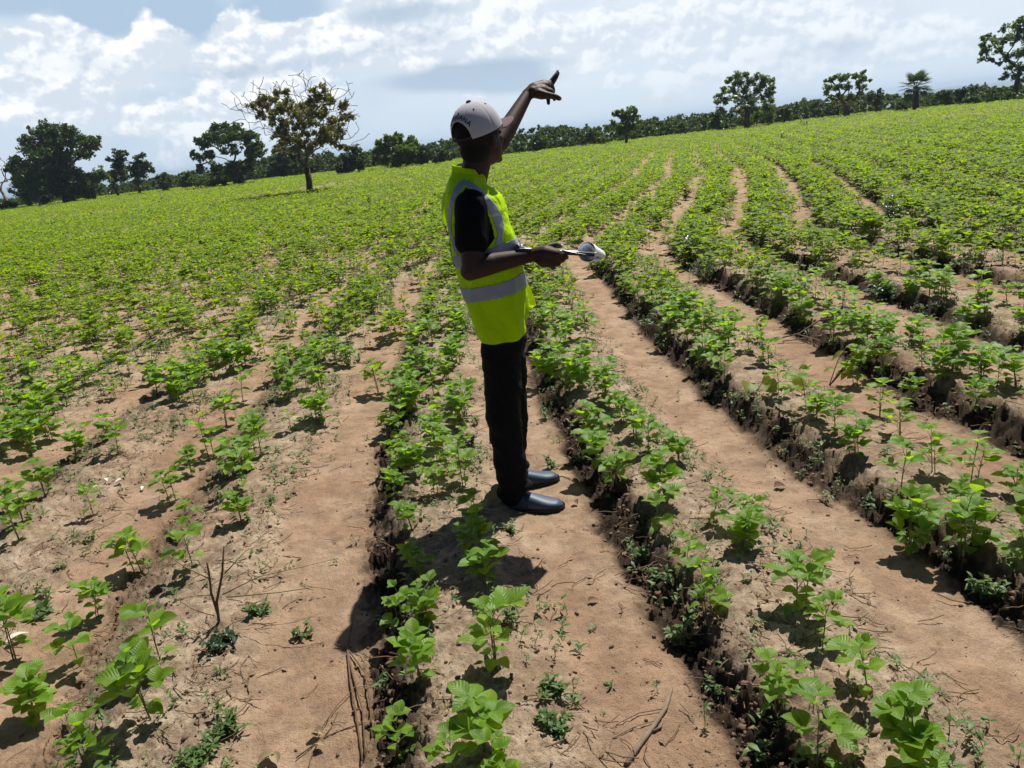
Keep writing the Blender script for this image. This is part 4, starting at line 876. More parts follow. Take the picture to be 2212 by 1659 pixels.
# ------------------------------------------------------------------ PERSON
YP = 3.3
PER_O = empty('person', (0, YP, 0)); setp(PER_O, 'person in yellow-green vest, black clothes and pale cap, pointing far off and holding a clipboard', 'person')
INVP = Vector((0, -YP, 0))
def cap_mesh(bm, a, b, ra, rb, seg=20, flat_=1., fdir=None):
    """tapered capsule a->b"""
    a = Vector(a); b = Vector(b); d = b-a; L = d.length; q = d.to_track_quat('Z', 'X').to_matrix() if L > 1e-6 else Matrix.Identity(3)
    rings = []; 
    prof = [(-ra*math.cos(t_), ra*math.sin(t_)) for t_ in np.linspace(.15, math.pi/2, 6)]+[(L*f, ra+(rb-ra)*f) for f in np.linspace(.1, .9, 8)]+[(L+rb*math.sin(t_), rb*math.cos(t_)) for t_ in np.linspace(0, math.pi/2-.15, 6)]
    for z, r in prof:
        rings.append([bm.verts.new(a+q @ Vector((r*math.cos(k/seg*6.28318), r*flat_*math.sin(k/seg*6.28318), z))) for k in range(seg)])
    for i in range(len(rings)-1):
        for k in range(seg): bm.faces.new((rings[i][k], rings[i][(k+1) % seg], rings[i+1][(k+1) % seg], rings[i+1][k]))
    bm.faces.new(rings[0][::-1]); bm.faces.new(rings[-1])
def ell(bm, c, r, M3=None, seg=24):
    g = bmesh.ops.create_uvsphere(bm, u_segments=seg, v_segments=16, radius=1)
    for v in g['verts']:
        p = Vector((v.co.x*r[0], v.co.y*r[1], v.co.z*r[2])); v.co = (M3 @ p if M3 else p)+Vector(c)
def fuse(name, bm, voxel, smooth_it=6, M_=None, parent=None, keep_world=True, disp=None):
    me = bpy.data.meshes.new('tmp'); bm.to_mesh(me); bm.free(); o = bpy.data.objects.new('tmp', me); COL.objects.link(o)
    md = o.modifiers.new('r', 'REMESH'); md.mode = 'VOXEL'; md.voxel_size = voxel; md.adaptivity = 0
    sm = o.modifiers.new('s', 'SMOOTH'); sm.factor = .5; sm.iterations = smooth_it
    dg = bpy.context.evaluated_depsgraph_get(); me2 = bpy.data.meshes.new_from_object(o.evaluated_get(dg)); bpy.data.objects.remove(o); bpy.data.meshes.remove(me)
    me2.name = name
    n = len(me2.vertices); co = np.empty(n*3, np.float32); me2.vertices.foreach_get('co', co); co = co.reshape(-1, 3)
    if disp is not None:
        no = np.empty(n*3, np.float32); me2.vertices.foreach_get('normal', no); no = no.reshape(-1, 3); co = co+no*disp(co)[:, None]
    co = co-np.array([0, YP, 0], np.float32); me2.vertices.foreach_set('co', co.astype(np.float32).ravel()); me2.update()
    return link(name, me2, M_, parent or PER_O)
A3 = lambda px, py, Y: atY(px, py, Y)
# joints (world)
shR = A3(1018, 446, 3.15); ZSH = A3(1016, 432, 3.15).z; elR = A3(1021, 578, 3.09); wrR = A3(1150, 551, 3.12)
shL = A3(1002, 384, 3.45); elL = A3(1079, 307, 3.64); wrL = A3(1139, 205, 3.82)
hip = A3(1088, 720, 3.3); chest = A3(1035, 470, 3.3); neckb = A3(1020, 398, 3.30)
headc = A3(1037, 298, 3.31)
hipR = Vector((hip.x-.01, 3.24, .84)); hipL = Vector((hip.x+.01, 3.37, .84))
knR = A3(1088, 900, 3.22); knL = A3(1104, 890, 3.41); anR = Vector((A3(1113, 1040, 3.3).x-.005, 3.29, .09)); anL = Vector((A3(1112, 1020, 3.52).x-.005, 3.52, .09))
print('joints', [tuple(round(c, 2) for c in v) for v in (shR, elR, wrR, elL, wrL, hip, headc, knR, knL, anR, anL)], 'arm', (elR-shR).length, (wrR-elR).length, (elL-shL).length, (wrL-elL).length)
YAW = D2R(46); PT = D2R(7)
HM = (Matrix.Rotation(YAW, 3, 'Z') @ Matrix.Rotation(-PT, 3, 'Y'))
def hp(x, y, z): return headc+HM @ Vector((x, y, z))
bm = bmesh.new()
# head
ell(bm, hp(-.008, 0, .035), (.095, .076, .088), HM); ell(bm, hp(.028, 0, -.035), (.062, .062, .078), HM); ell(bm, hp(.045, 0, -.075), (.043, .045, .034), HM)
ell(bm, hp(.076, 0, -.098), (.020, .022, .016), HM); ell(bm, hp(.072, 0, .03), (.022, .05, .022), HM)
cap_mesh(bm, hp(.088, 0, .008), hp(.106, 0, -.028), .008, .012); 
for s in (-1, 1):
    ell(bm, hp(.102, .011*s, -.033), (.008, .008, .007), HM, 10); ell(bm, hp(.066, .036*s, -.025), (.02, .02, .018), HM, 12)
    ell(bm, hp(-.004, .076*s, -.018), (.016, .006, .028), HM, 14)
    ell(bm, hp(.077, .03*s, .004), (.012, .017, .008), HM, 12)
ell(bm, hp(.087, 0, -.057), (.012, .023, .007), HM, 14); ell(bm, hp(.085, 0, -.070), (.011, .02, .007), HM, 14)
# neck and trunk
cap_mesh(bm, neckb+Vector((-.01, 0, -.03)), hp(-.015, 0, -.04), 0.056, .056); 
ell(bm, chest+Vector((0, 0, .0)), (.09, .14, .15)); ell(bm, chest+Vector((-.01, 0, .06)), (.07, .13, .06)); ell(bm, (chest+hip)/2+Vector((.0, 0, 0)), (.095, .135, .16)); ell(bm, hip+Vector((0, 0, .03)), (.10, .15, .12))
# legs inside the trousers
for h_, k_, a_ in ((hipR, knR, anR), (hipL, knL, anL)):
    cap_mesh(bm, h_, k_, .072, .048); cap_mesh(bm, k_, a_, .046, .032)
# feet
def foot_pts(an, yaw, L=.24):
    d = Vector((math.cos(yaw), math.sin(yaw), 0)); return d
FYR, FYL = D2R(-14), D2R(10)
for an_, fy in ((anR, FYR), (anL, FYL)):
    d = foot_pts(an_, fy); cap_mesh(bm, an_+Vector((0, 0, -.05))-d*.03, an_+d*.11+Vector((0, 0, -.062)), .026, .014)
# right arm
cap_mesh(bm, shR+Vector((0, .03, .0)), shR, .055, .058); cap_mesh(bm, shR, elR, .056, .043)
fm = elR.lerp(wrR, .3)
cap_mesh(bm, elR+Vector((-.004, 0, -.006)), fm, .043, .042); cap_mesh(bm, fm, wrR, .042, .026, flat_=.95); ell(bm, elR+Vector((-.012, 0, -.012)), (.038, .036, .038))
# left arm
cap_mesh(bm, shL-Vector((0, .03, 0)), shL, .055, .056); cap_mesh(bm, shL, elL, .044, .040); fm = elL.lerp(wrL, .3); cap_mesh(bm, elL, fm, .042, .041); cap_mesh(bm, fm, wrL, .041, .026)
# right hand: palm on the near long edge of the board, thumb on top, fingers under
BY = 3.10
def chain(pts, rs):
    for i in range(len(pts)-1): cap_mesh(bm, pts[i], pts[i+1], rs[i], rs[i+1], 14)
H_ = lambda px, py, Y: A3(px, py, Y)
hp0 = H_(1160, 550, 3.115)
chain([wrR, hp0, H_(1178, 548, 3.095), H_(1200, 551, 3.09)], [.027, .03, .032, .026])
chain([hp0, H_(1175, 562, 3.09), H_(1194, 566, 3.09)], [.028, .028, .022])
chain([H_(1166, 544, 3.11), H_(1184, 533, 3.105), H_(1199, 529, 3.115), H_(1211, 532, 3.135)], [.019, .0145, .0125, .0095])
for (k0, k1, k2, k3) in (((1202, 549, 3.085), (1221, 552, 3.10), (1224, 556, 3.14), (1216, 552, 3.165)), ((1198, 557, 3.08), (1215, 561, 3.095), (1216, 563, 3.14), (1208, 558, 3.165)), ((1192, 565, 3.08), (1206, 570, 3.095), (1206, 570, 3.135), (1200, 564, 3.16)), ((1182, 569, 3.085), (1195, 577, 3.10), (1194, 576, 3.13), (1189, 570, 3.15))):
    chain([H_(*k0), H_(*k1), H_(*k2), H_(*k3)], [.0125, .0105, .0092, .008])
# left hand pointing
def L_(cx, cy, Y=3.86): return A3(1118.2+cx*.06535, 135.5+cy*.06535, Y)
chain([wrL, L_(560, 880, 3.84)], [.027, .031]); ell(bm, L_(760, 880, 3.855), (.05, .026, .030), Matrix.Rotation(-.35, 3, 'Y'))
chain([L_(520, 900, 3.84), L_(860, 800, 3.87), L_(1000, 800, 3.88)], [.031, .032, .028]); chain([L_(500, 960, 3.82), L_(800, 1010, 3.84), L_(960, 1040, 3.85)], [.026, .028, .022])
chain([L_(900, 730, 3.87), L_(1090, 700, 3.885), L_(1200, 540, 3.89), L_(1275, 425, 3.895), L_(1322, 345, 3.90)], [.022, .0165, .0145, .0125, .0098])        # index
chain([L_(980, 830, 3.90), L_(1140, 800, 3.92), L_(1175, 930, 3.925), L_(1150, 1060, 3.90)], [.017, .0115, .011, .009])    # middle, curled
chain([L_(940, 960, 3.91), L_(1110, 1010, 3.935), L_(1190, 1120, 3.93), L_(1212, 1215, 3.91)], [.016, .011, .010, .0085])    # ring
chain([L_(860, 1030, 3.90), L_(980, 1080, 3.92), L_(1010, 1210, 3.92), L_(1018, 1340, 3.90)], [.015, .0105, .0098, .0085])  # little
chain([L_(600, 960, 3.825), L_(820, 960, 3.83), L_(1040, 1000, 3.83)], [.028, .031, .024])
chain([L_(700, 1020, 3.80), L_(930, 1070, 3.79), L_(1150, 1100, 3.79), L_(1290, 1140, 3.795), L_(1385, 1185, 3.80)], [.022, .018, .0135, .0125, .0105])  # thumb
M_SKIN, t, b = mat('dark_skin', (.05, .02, .013), .58, .25)
n = nz(t, 60, 4, .6); t.links.new(mixc(t, n, (.032, .014, .010), (.06, .027, .019)), b.inputs['Base Color']); bump(t, b, nz(t, 220, 4, .65), .3, .0015)
b.inputs['Subsurface Weight'].default_value = .06; b.inputs['Subsurface Radius'].default_value = (.01, .004, .002); b.inputs['Subsurface Scale'].default_value = .5
body = fuse('body', bm, .0034, 5, M_SKIN)
# nails
M_NAIL = simple('pale_nail', (.55, .38, .33), .35, .5, .1, 50, 0)
def nail(p, d, nrm, s=.006):
    p = Vector(p)-Vector((0, YP, 0)); d = Vector(d).normalized(); nrm = Vector(nrm).normalized(); sd = d.cross(nrm).normalized(); mb = MB(); V = []; 
    for i in range(5):
        for j in range(5):
            u = i/4*2-1; v = j/4*2-1; w = math.sqrt(max(0, 1-u*u*.55)); V.append(tuple(p+d*s*1.1*u+sd*s*v*w+nrm*(-.0022*v*v*w-.001*u*u+.0006)))
    mb.add(V, [(i*5+j, i*5+j+1, (i+1)*5+j+1, (i+1)*5+j) for i in range(4) for j in range(4)]); link('fingernail', mb.mesh('fingernail'), M_NAIL, body)
ti, tp_ = L_(1325, 335, 3.90), L_(1280, 425, 3.895); nail(ti+Vector((-.002, -.004, .008)), ti-tp_, (-.3, -.6, .75), .0065)
tt_, tu = L_(1385, 1185, 3.80), L_(1290, 1140, 3.795); nail(tt_+Vector((.003, -.008, .004)), tt_-tu, (.2, -.8, .5), .0075)
tr_ = H_(1211, 532, 3.135); nail(tr_+Vector((.003, -.004, .0075)), (1, .3, -.15), (.1, -.4, .9), .007)
# eyes
M_EYE, t, b = mat('eye', (.75, .7, .66), .2, .5)
bm_ = None
for s in (-1, 1):
    bm2 = bmesh.new(); ell(bm2, hp(.079, .03*s, .001)-Vector((0, YP, 0)), (.0115, .0115, .0115), HM, 16); me = bpy.data.meshes.new('eye'); bm2.to_mesh(me); bm2.free(); eo = link('eye', me, M_EYE, body)
    bm2 = bmesh.new(); ell(bm2, hp(.0875, .03*s, .001)-Vector((0, YP, 0)), (.0035, .005, .005), HM, 12); me = bpy.data.meshes.new('iris'); bm2.to_mesh(me); bm2.free(); link('iris', me, simple('dark_iris', (.02, .012, .008), .15, .5, .1, 10, 0), eo)
# hair
bm = bmesh.new(); ell(bm, hp(-.014, 0, .030), (.097, .0795, .090), HM); ell(bm, hp(-.040, 0, -.040), (.058, .064, .062), HM)
M_HAIR = simple('short_black_hair', (.012, .010, .009), .85, .2, .3, 300, .8, .003); fuse('hair', bm, .004, 4, M_HAIR)
# cap -------------------------------------------------
CT_ = D2R(15); CM = Matrix.Rotation(YAW, 3, 'Z') @ Matrix.Rotation(-CT_, 3, 'Y'); CO = headc+CM @ Vector((-.004, 0, .036))
def cpt(th, ph, k=1.):
    """th around from front, ph 0 rim..1 top"""
    a, b_, h = .112, .093, .106
    q = ph*math.pi/2; e1 = .82; rr_ = math.cos(q)**e1; hh = math.sin(q)**.92
    x = a*rr_*math.cos(th)*k; y = b_*rr_*math.sin(th)*k; z = h*hh*k-.012*(1-ph)
    return CO+CM @ Vector((x, y, z))
def in_open(th, ph): 
    d = abs(abs(th)-math.pi); return (d/.62)**2+(ph/.42)**2 < 1
M_CAP, t, b = mat('cap_cloth', (.47, .44, .47), .9, .1)
n = nz(t, 260, 3, .7); n_b = nz(t, 16, 4, .6); t.links.new(mixc(t, n_b, (.40, .385, .42), (.52, .505, .55)), b.inputs['Base Color']); bump(t, b, n, .4, .0012)
NT, NP_ = 300, 90; idx = {}; V = []; Fc = []
seam = lambda th: min(abs(((th+math.pi/6) % (math.pi/3))-0), abs(math.pi/3-((th+math.pi/6) % (math.pi/3))))
for i in range(NP_+1):
    for j in range(NT):
        th = j/NT*2*math.pi; th = th if th <= math.pi else th-2*math.pi; ph = i/NP_*.995; s_ = seam(th); k = 1-.014*math.exp(-(s_/.035)**2)*(1-ph)
        k += .012*math.sin(th*3+ph*4)*ph*(1-ph)+.008*math.sin(th*7-ph*9)*(1-ph)*ph
        V.append(tuple(cpt(th, ph, k)+INVP)); idx[i, j] = len(V)-1
for i in range(NP_):
    for j in range(NT):
        th = (j+.5)/NT*2*math.pi; th = th if th <= math.pi else th-2*math.pi
        if in_open(th, (i+.5)/NP_): continue
        Fc.append((idx[i, j], idx[i, (j+1) % NT], idx[i+1, (j+1) % NT], idx[i+1, j]))
me = bpy.data.meshes.new('cap'); me.from_pydata(V, [], Fc); me.update(); CAP = link('cap', me, M_CAP, PER_O)
md = CAP.modifiers.new('t', 'SOLIDIFY'); md.thickness = .0025; md.offset = -1
M_PUR = simple('dark_purple_cloth', (.035, .022, .035), .8, .2, .2, 80, .3, .001); M_BRIM = simple('mauve_brim_cloth', (.13, .085, .10), .85, .15, .15, 120, .3, .001)
bm = bmesh.new(); ell(bm, cpt(0, 1)+INVP+CM @ Vector((0, 0, .002)), (.0105, .0105, .0055), CM, 14); me = bpy.data.meshes.new('button'); bm.to_mesh(me); bm.free(); link('button', me, M_PUR, CAP)
for k in range(6):
    th = math.pi/3*k+math.pi/6*0+0; th = th if th <= math.pi else th-2*math.pi; p = cpt(th, .62, 1.004); q = (cpt(th, .62, 1.1)-p).normalized(); M3 = q.to_track_quat('Z', 'Y').to_matrix()
    bm = bmesh.new(); ell(bm, p+INVP, (.0042, .0042, .0012), M3, 12); me = bpy.data.meshes.new('eyelet'); bm.to_mesh(me); bm.free(); link('eyelet', me, M_PUR, CAP)
# brim
V = []; Fc = []; nb, na = 10, 28
for i in range(nb+1):
    for j in range(na+1):
        th = (j/na*2-1)*1.02; r_ = i/nb; base = CM.inverted() @ (cpt(th, 0, 1.0)-CO); ext = .088*math.cos(th*math.pi/2/1.06)**.55
        p = Vector((base.x+ext*r_, base.y*(1+.02*r_), base.z-.010*(th/1.02)**2-.004*r_)); V.append(tuple(CO+CM @ p+INVP))
for i in range(nb):
    for j in range(na): k = i*(na+1)+j; Fc.append((k, k+1, k+na+2, k+na+1))
me = bpy.data.meshes.new('brim'); me.from_pydata(V, [], Fc); me.update(); br = link('brim', me, M_BRIM, CAP); md = br.modifiers.new('t', 'SOLIDIFY'); md.thickness = .003; md.offset = 0
# sweat-band strap below the opening
V = []; Fc = []
for j in range(17):
    th = math.pi-.62+1.24*j/16; th = th if th <= math.pi else th-2*math.pi
    for z in (0, .05): V.append(tuple(cpt(th, z, .995)+INVP))
for j in range(16): Fc.append((2*j, 2*j+2, 2*j+3, 2*j+1))
me = bpy.data.meshes.new('strap'); me.from_pydata(V, [], Fc); me.update(); link('strap', me, M_PUR, CAP)
# embroidered lettering arching over the opening
fc_ = bpy.data.curves.new('txt', 'FONT'); fc_.body = 'MARIJUANA'; fc_.size = .021; fc_.extrude = .0; fc_.offset = .0004; fc_.align_x = 'CENTER'; fc_.space_character = 1.12
to_ = bpy.data.objects.new('txt', fc_); COL.objects.link(to_); dg = bpy.context.evaluated_depsgraph_get(); dg.update(); tm = bpy.data.meshes.new_from_object(to_.evaluated_get(dg)); bpy.data.objects.remove(to_)
bm = bmesh.new(); bm.from_mesh(tm); bmesh.ops.triangulate(bm, faces=bm.faces); bmesh.ops.subdivide_edges(bm, edges=bm.edges, cuts=2)
wid = max(v.co.x for v in bm.verts)
for v in bm.verts:
    al = v.co.x/wid*1.05; rad_ = 1.0+v.co.y/.062      # arch angle, distance from the opening centre
    d = math.sin(al)*.74*rad_; ph = max(0.01, math.cos(al)*.47*rad_)
    th = math.pi-d   # text reads left to right seen from behind
    # from behind, the wearer's left is at the left: theta decreases from +pi toward +y side
    th = math.pi-(-d)*1.0; th = th if th <= math.pi else th-2*math.pi
    v.co = cpt(th, ph, 1.016)+INVP
me = bpy.data.meshes.new('lettering'); bm.to_mesh(me); bm.free(); link('lettering', me, M_PUR, CAP, smooth=False)
# shirt
M_BLK = simple('black_cotton', (.004, .004, .005), .9, .12, .2, 200, .3, .001)
def cloth_disp(a, s=18.):
    def f(co): return a*(fbm(co[:, 0]*1.+co[:, 1]*.7, co[:, 2]*.6+co[:, 1], s, 3)-.5)*2
    return f
bm = bmesh.new()
ell(bm, chest+Vector((-.008, 0, -.04)), (.092, .15, .145)); ell(bm, chest+Vector((-.012, 0, .05)), (.07, .14, .055)); ell(bm, (chest+hip)/2, (.10, .135, .17)); ell(bm, hip+Vector((0, 0, .06)), (.10, .14, .12))
cap_mesh(bm, shR+Vector((0, .04, .0)), shR, .058, .062); cap_mesh(bm, shR, shR.lerp(elR, .55), .066, .068)
cap_mesh(bm, shL-Vector((0, .04, -.01)), shL, .050, .050); cap_mesh(bm, shL, shL.lerp(elL, .4), .050, .046)
cap_mesh(bm, neckb+Vector((-.012, 0, -.08)), neckb+Vector((-.012, 0, -.045)), .058, .054)
fuse('t_shirt', bm, .0045, 4, M_BLK, disp=cloth_disp(.003))
# trousers
M_TRO = simple('black_trouser_cloth', (.008, .008, .009), .85, .1, .2, 150, .3, .001)
bm = bmesh.new(); ell(bm, hip+Vector((0, 0, -.01)), (.10, .145, .12)); ell(bm, hip+Vector((.0, 0, .07)), (.095, .135, .09))
for h_, k_, a_, fy in ((hipR, knR, anR, FYR), (hipL, knL, anL, FYL)):
    cap_mesh(bm, h_, k_, .084, .076); cap_mesh(bm, k_, a_+Vector((-.005, 0, .05)), .075, .069)
    d = foot_pts(a_, fy); ell(bm, a_+Vector((0, 0, .025))+d*.012, (.072, .066, .035)); ell(bm, a_+Vector((0, 0, -.012))-d*.012, (.07, .06, .05))
fuse('trousers', bm, .005, 4, M_TRO, disp=lambda co: .010*(fbm(co[:, 0]*2+co[:, 1], co[:, 2]*2.4+co[:, 0]*2, 8., 3)-.5)*2+.005*np.sin(co[:, 2]*90+8*fbm(co[:, 0], co[:, 1], 8., 2))*np.exp(-(co[:, 2]/.16)**2))
# shoes
M_SHOE, t, b = mat('blue_black_leather', (.02, .035, .065), .5, .4)
t.links.new(mixc(t, nz(t, 90, 3, .6), (.022, .042, .075), (.04, .07, .115)), b.inputs['Base Color']); bump(t, b, nz(t, 300, 2, .5), .25, .001)
M_SOLE = simple('black_rubber', (.015, .015, .017), .7, .3, .2, 60, .2, .001)
def shoe(an, yaw):
    d = Vector((math.cos(yaw), math.sin(yaw), 0)); s = Vector((-d.y, d.x, 0)); o = Vector((an.x, an.y, 0))-d*.07
    L, NS, NR = .285, 26, 24; V = []; Fc = []
    for i in range(NS+1):
        q = i/NS; w = .5*(.062+.036*math.sin(min(1, q*1.25)*math.pi*.55))*(1-max(0, (q-.74)/.26)**2.2*.999)**.5; w *= (1-max(0, (.1-q)/.1)**2)**.5 if q < .1 else 1; w = max(w, .003)
        top = np.interp(q, [0, .08, .25, .38, .55, .75, .92, 1.], [.045, .078, .074, .088, .072, .052, .042, .022])
        for j in range(NR):
            a = j/NR*2*math.pi; cy = math.cos(a); sz = math.sin(a); zz = .020+(top-.020)*max(0, sz)**.75 if sz > 0 else .020+.008*sz
            V.append(tuple(o+INVP+d*(L*q)+s*(w*math.copysign(abs(cy)**.8, cy)+.006*math.sin(q*3.1)*(-1))+Vector((0, 0, zz))))
    for i in range(NS):
        for j in range(NR): Fc.append((i*NR+j, i*NR+(j+1) % NR, (i+1)*NR+(j+1) % NR, (i+1)*NR+j))
    Fc += [tuple(range(NR))[::-1], tuple(NS*NR+k for k in range(NR))]
    me = bpy.data.meshes.new('shoe'); me.from_pydata(V, [], Fc); me.update(); so_ = link('shoe', me, M_SHOE, PER_O); so_.modifiers.new('s', 'SUBSURF').render_levels = 1
    # sole
    V = []; Fc = []; n = 40; 
    for k, (z, g) in enumerate(((.001, .0), (.001, .004), (.018, .0045), (.022, .002))):
        for i in range(n):
            a = i/n*2*math.pi; q = .5-.5*math.cos(a); w = .5*(.062+.036*math.sin(min(1, q*1.25)*math.pi*.55))*(1-max(0, (q-.74)/.26)**2.2*.999)**.5; w *= (1-max(0, (.1-q)/.1)**2)**.5 if q < .1 else 1; w = max(w, .002)
            V.append(tuple(o+INVP+d*(L*q*1.0+(q-.5)*2*g)+s*((w+g)*(1 if math.sin(a) > 0 else -1)-.006*math.sin(q*3.1))+Vector((0, 0, z-(.0)))))
    for k in range(3):
        for i in range(n): Fc.append((k*n+i, k*n+(i+1) % n, (k+1)*n+(i+1) % n, (k+1)*n+i))
    Fc += [tuple(range(n))[::-1]]; me = bpy.data.meshes.new('sole'); me.from_pydata(V, [], Fc); me.update(); link('sole', me, M_SOLE, so_)
    # seam of the vamp
    mb = MB(); 
    pts = []
    for j in range(13):
        a = math.pi*(j/12); q = .47-.05*math.sin(a); w = .5*(.062+.036*math.sin(min(1, q*1.25)*math.pi*.55)); top = np.interp(q, [0, .08, .25, .38, .55], [.045, .078, .074, .088, .072]); cy = math.cos(a); zz = .020+(top-.020)*max(0, math.sin(a))**.75+.001
        pts.append(o+INVP+d*(L*q)+s*((w+.0008)*math.copysign(abs(cy)**.8, cy)-.006*math.sin(q*3.1))+Vector((0, 0, zz)))
    mb.tube(pts, [.0014]*13, 5); link('seam', mb.mesh('seam'), M_SOLE, so_)
shoe(anR, FYR); shoe(anL, FYL)
# vest -------------------------------------------------
def wz(px, py, Y=3.3): p = atY(px, py, Y); return p.x, p.z
back = sorted([wz(*q)[::-1] for q in [(984,362),(958,386),(957,420),(958,449),(965,498),(976,552),(994,616),(1009,670),(1024,711),(1030,745)]])
front = sorted([wz(*q)[::-1] for q in [(1049,386),(1068,407),(1082,422),(1092,447),(1104,486),(1117,530),(1128,574),(1135,621),(1140,670),(1141,710),(1141,745)]])
zb = np.array([q[0] for q in back]); xb = np.array([q[1] for q in back]); zf = np.array([q[0] for q in front]); xf = np.array([q[1] for q in front])
ZT = ZSH+.135; ZB = wz(1090, 741, 3.13)[1]
wy_z = [ZB, ZB+.15, ZB+.35, ZB+.5, ZSH-.06, ZSH, ZSH+.035, ZSH+.06, ZSH+.085, ZSH+.11, ZT]; wy = [.19, .19, .182, .185, .195, .19, .17, .14, .10, .076, .070]
NZ, NT = 230, 300; TH = np.arange(NT)/NT*2*np.pi
Vv = np.zeros((NZ+1, NT, 3))
# plane of the neck opening rises to the back
for i in range(NZ+1):
    f = i/NZ; z = ZB+(ZT-ZB)*f; a = np.interp(z, zb, xb); c = np.interp(z, zf, xf); 
    if z > ZSH+.03: k = min(1, (z-ZSH-.03)/(.075)); a = a+(neckb.x-.075-a)*k*.8; c = c+(neckb.x+.062-c)*k*.8
    cx_ = (a+c)/2; rx = (c-a)/2; ry = np.interp(z, wy_z, wy)
    cc = np.cos(TH); ss = np.sin(TH); ex = 2/2.35
    X = cx_+rx*np.sign(cc)*np.abs(cc)**ex; Y = YP+.01+ry*np.sign(ss)*np.abs(ss)**ex
    hemlift = (1-f)**3*(.045*np.clip(np.cos(TH), 0, 1)**3+.012*np.clip(-np.cos(TH), 0, 1)**2); fold = .009*np.sin(TH*5+f*5)*(1-f)**1.2+.006*np.sin(TH*10-f*9+1)*(1-f)*np.clip(np.sin(TH*1.5+f*3)+.4, 0, 1)+.0035*np.sin(TH*2.2+f*26)*np.exp(-((f-.62)/.2)**2)+.003*np.sin(TH*6+f*18)
    wr = .0045*(fbm(TH*1.6+f*3, np.full(NT, f*9.), 1.3, 3)-.5)*2
    nx, ny = np.cos(TH), np.sin(TH)
    Vv[i] = np.stack([X+nx*(fold+wr), Y+ny*(fold+wr), z+hemlift-.042*sst(np.array(z), ZSH+.0, ZT)*(np.cos(TH)*.5+.5)**2.2-.012*sst(np.array(z), ZSH+.06, ZT)*np.abs(np.sin(TH))], -1)
def inpoly(px, pz, poly):
    ins = np.zeros(px.shape, bool); n = len(poly); j = n-1
    for i in range(n):
        xi, zi = poly[i]; xj, zj = poly[j]; c = ((zi > pz) != (zj > pz)) & (px < (xj-xi)*(pz-zi)/(zj-zi+1e-12)+xi); ins ^= c; j = i
    return ins
YN = 3.14; wn = lambda q: wz(q[0], q[1], YN)
ARM = [wn(q) for q in [(1006,405),(993,424),(984,449),(979,486),(982,500),(989,512),(1005,528),(1030,540),(1052,536),(1069,515),(1064,490),(1055,464),(1045,440),(1033,420),(1019,410)]]
ST1 = [wn(q) for q in [(1001,390),(1016,393),(1040,409),(1072,444),(1084,468),(1089,490),(1086,506),(1084,530),(1068,530),(1075,505),(1066,478),(1052,444),(1036,421),(1006,401),(999,404)]]
ST2 = [wn(q) for q in [(1003,388),(990,396),(980,410),(972,430),(967,460),(967,490),(972,514),(980,545),(990,560),(988,530),(976,505),(974,480),(977,450),(985,425),(998,408),(1004,400)]]
Cc = (Vv[:-1]+Vv[1:])/2; Cc = (Cc+np.roll(Cc, -1, 1))/2
cxn, czn, cyn = Cc[..., 0], Cc[..., 2], Cc[..., 1]
side = np.abs(cyn-YP-.01) > .06
hole = inpoly(cxn, czn, ARM) & side
b1a = wz(983, 571, YN); b1b = wz(1093, 540, YN); m1 = (b1b[1]-b1a[1])/(b1b[0]-b1a[0]); b2a = wz(1000, 644, YN); b2b = wz(1131, 614, YN); m2 = (b2b[1]-b2a[1])/(b2b[0]-b2a[0])
band1 = np.abs(czn-(b1a[1]+m1*(cxn-b1a[0]))) < .025; band2 = np.abs(czn-(b2a[1]+m2*(cxn-b2a[0]))) < .028
strip = (band1 | band2 | ((inpoly(cxn, czn, ST1) | inpoly(cxn, czn, ST2)) & side)) & ~hole
print('bands', m1, m2, ZB, ZT)
def vesh(mask, off):
    Vx = Vv.reshape(-1, 3).copy(); ctr = np.array([0, YP+.01]); 
    if off: 
        c0 = Vv.mean(1, keepdims=True); dv = Vv-c0; dv[..., 2] = 0; dv /= np.linalg.norm(dv, axis=-1, keepdims=True)+1e-9; dv[..., 2] = .35*sst(Vv[..., 2], ZSH, ZT)*2; Vx = (Vv+dv*off).reshape(-1, 3)
    I, J = np.nonzero(mask); J2 = (J+1) % NT; Fc = np.stack([I*NT+J, I*NT+J2, (I+1)*NT+J2, (I+1)*NT+J], -1)
    used, inv = np.unique(Fc, return_inverse=True); return mesh_np('vest', Vx[used]-np.array([0, YP, 0]), inv.reshape(Fc.shape))
# rounded neckline: cut lower in front
neck = np.zeros_like(hole)
fz = ZSH
M_VEST, t, b = mat('fluorescent_yellow_green_cloth', (.48, .86, .005), .75, .15)
tb = nd(t, 'ShaderNodeBsdfTranslucent'); tb.inputs[0].default_value = (.82, 1, .006, 1); mx = nd(t, 'ShaderNodeMixShader'); mx.inputs[0].default_value = .5
n = nz(t, 9, 4, .55, dist=1.2); bump(t, b, n, .8, .035); t.links.new(mixc(t, nz(t, 12, 3, .5), (.62, .93, .004), (.72, .98, .008)), b.inputs['Base Color'])
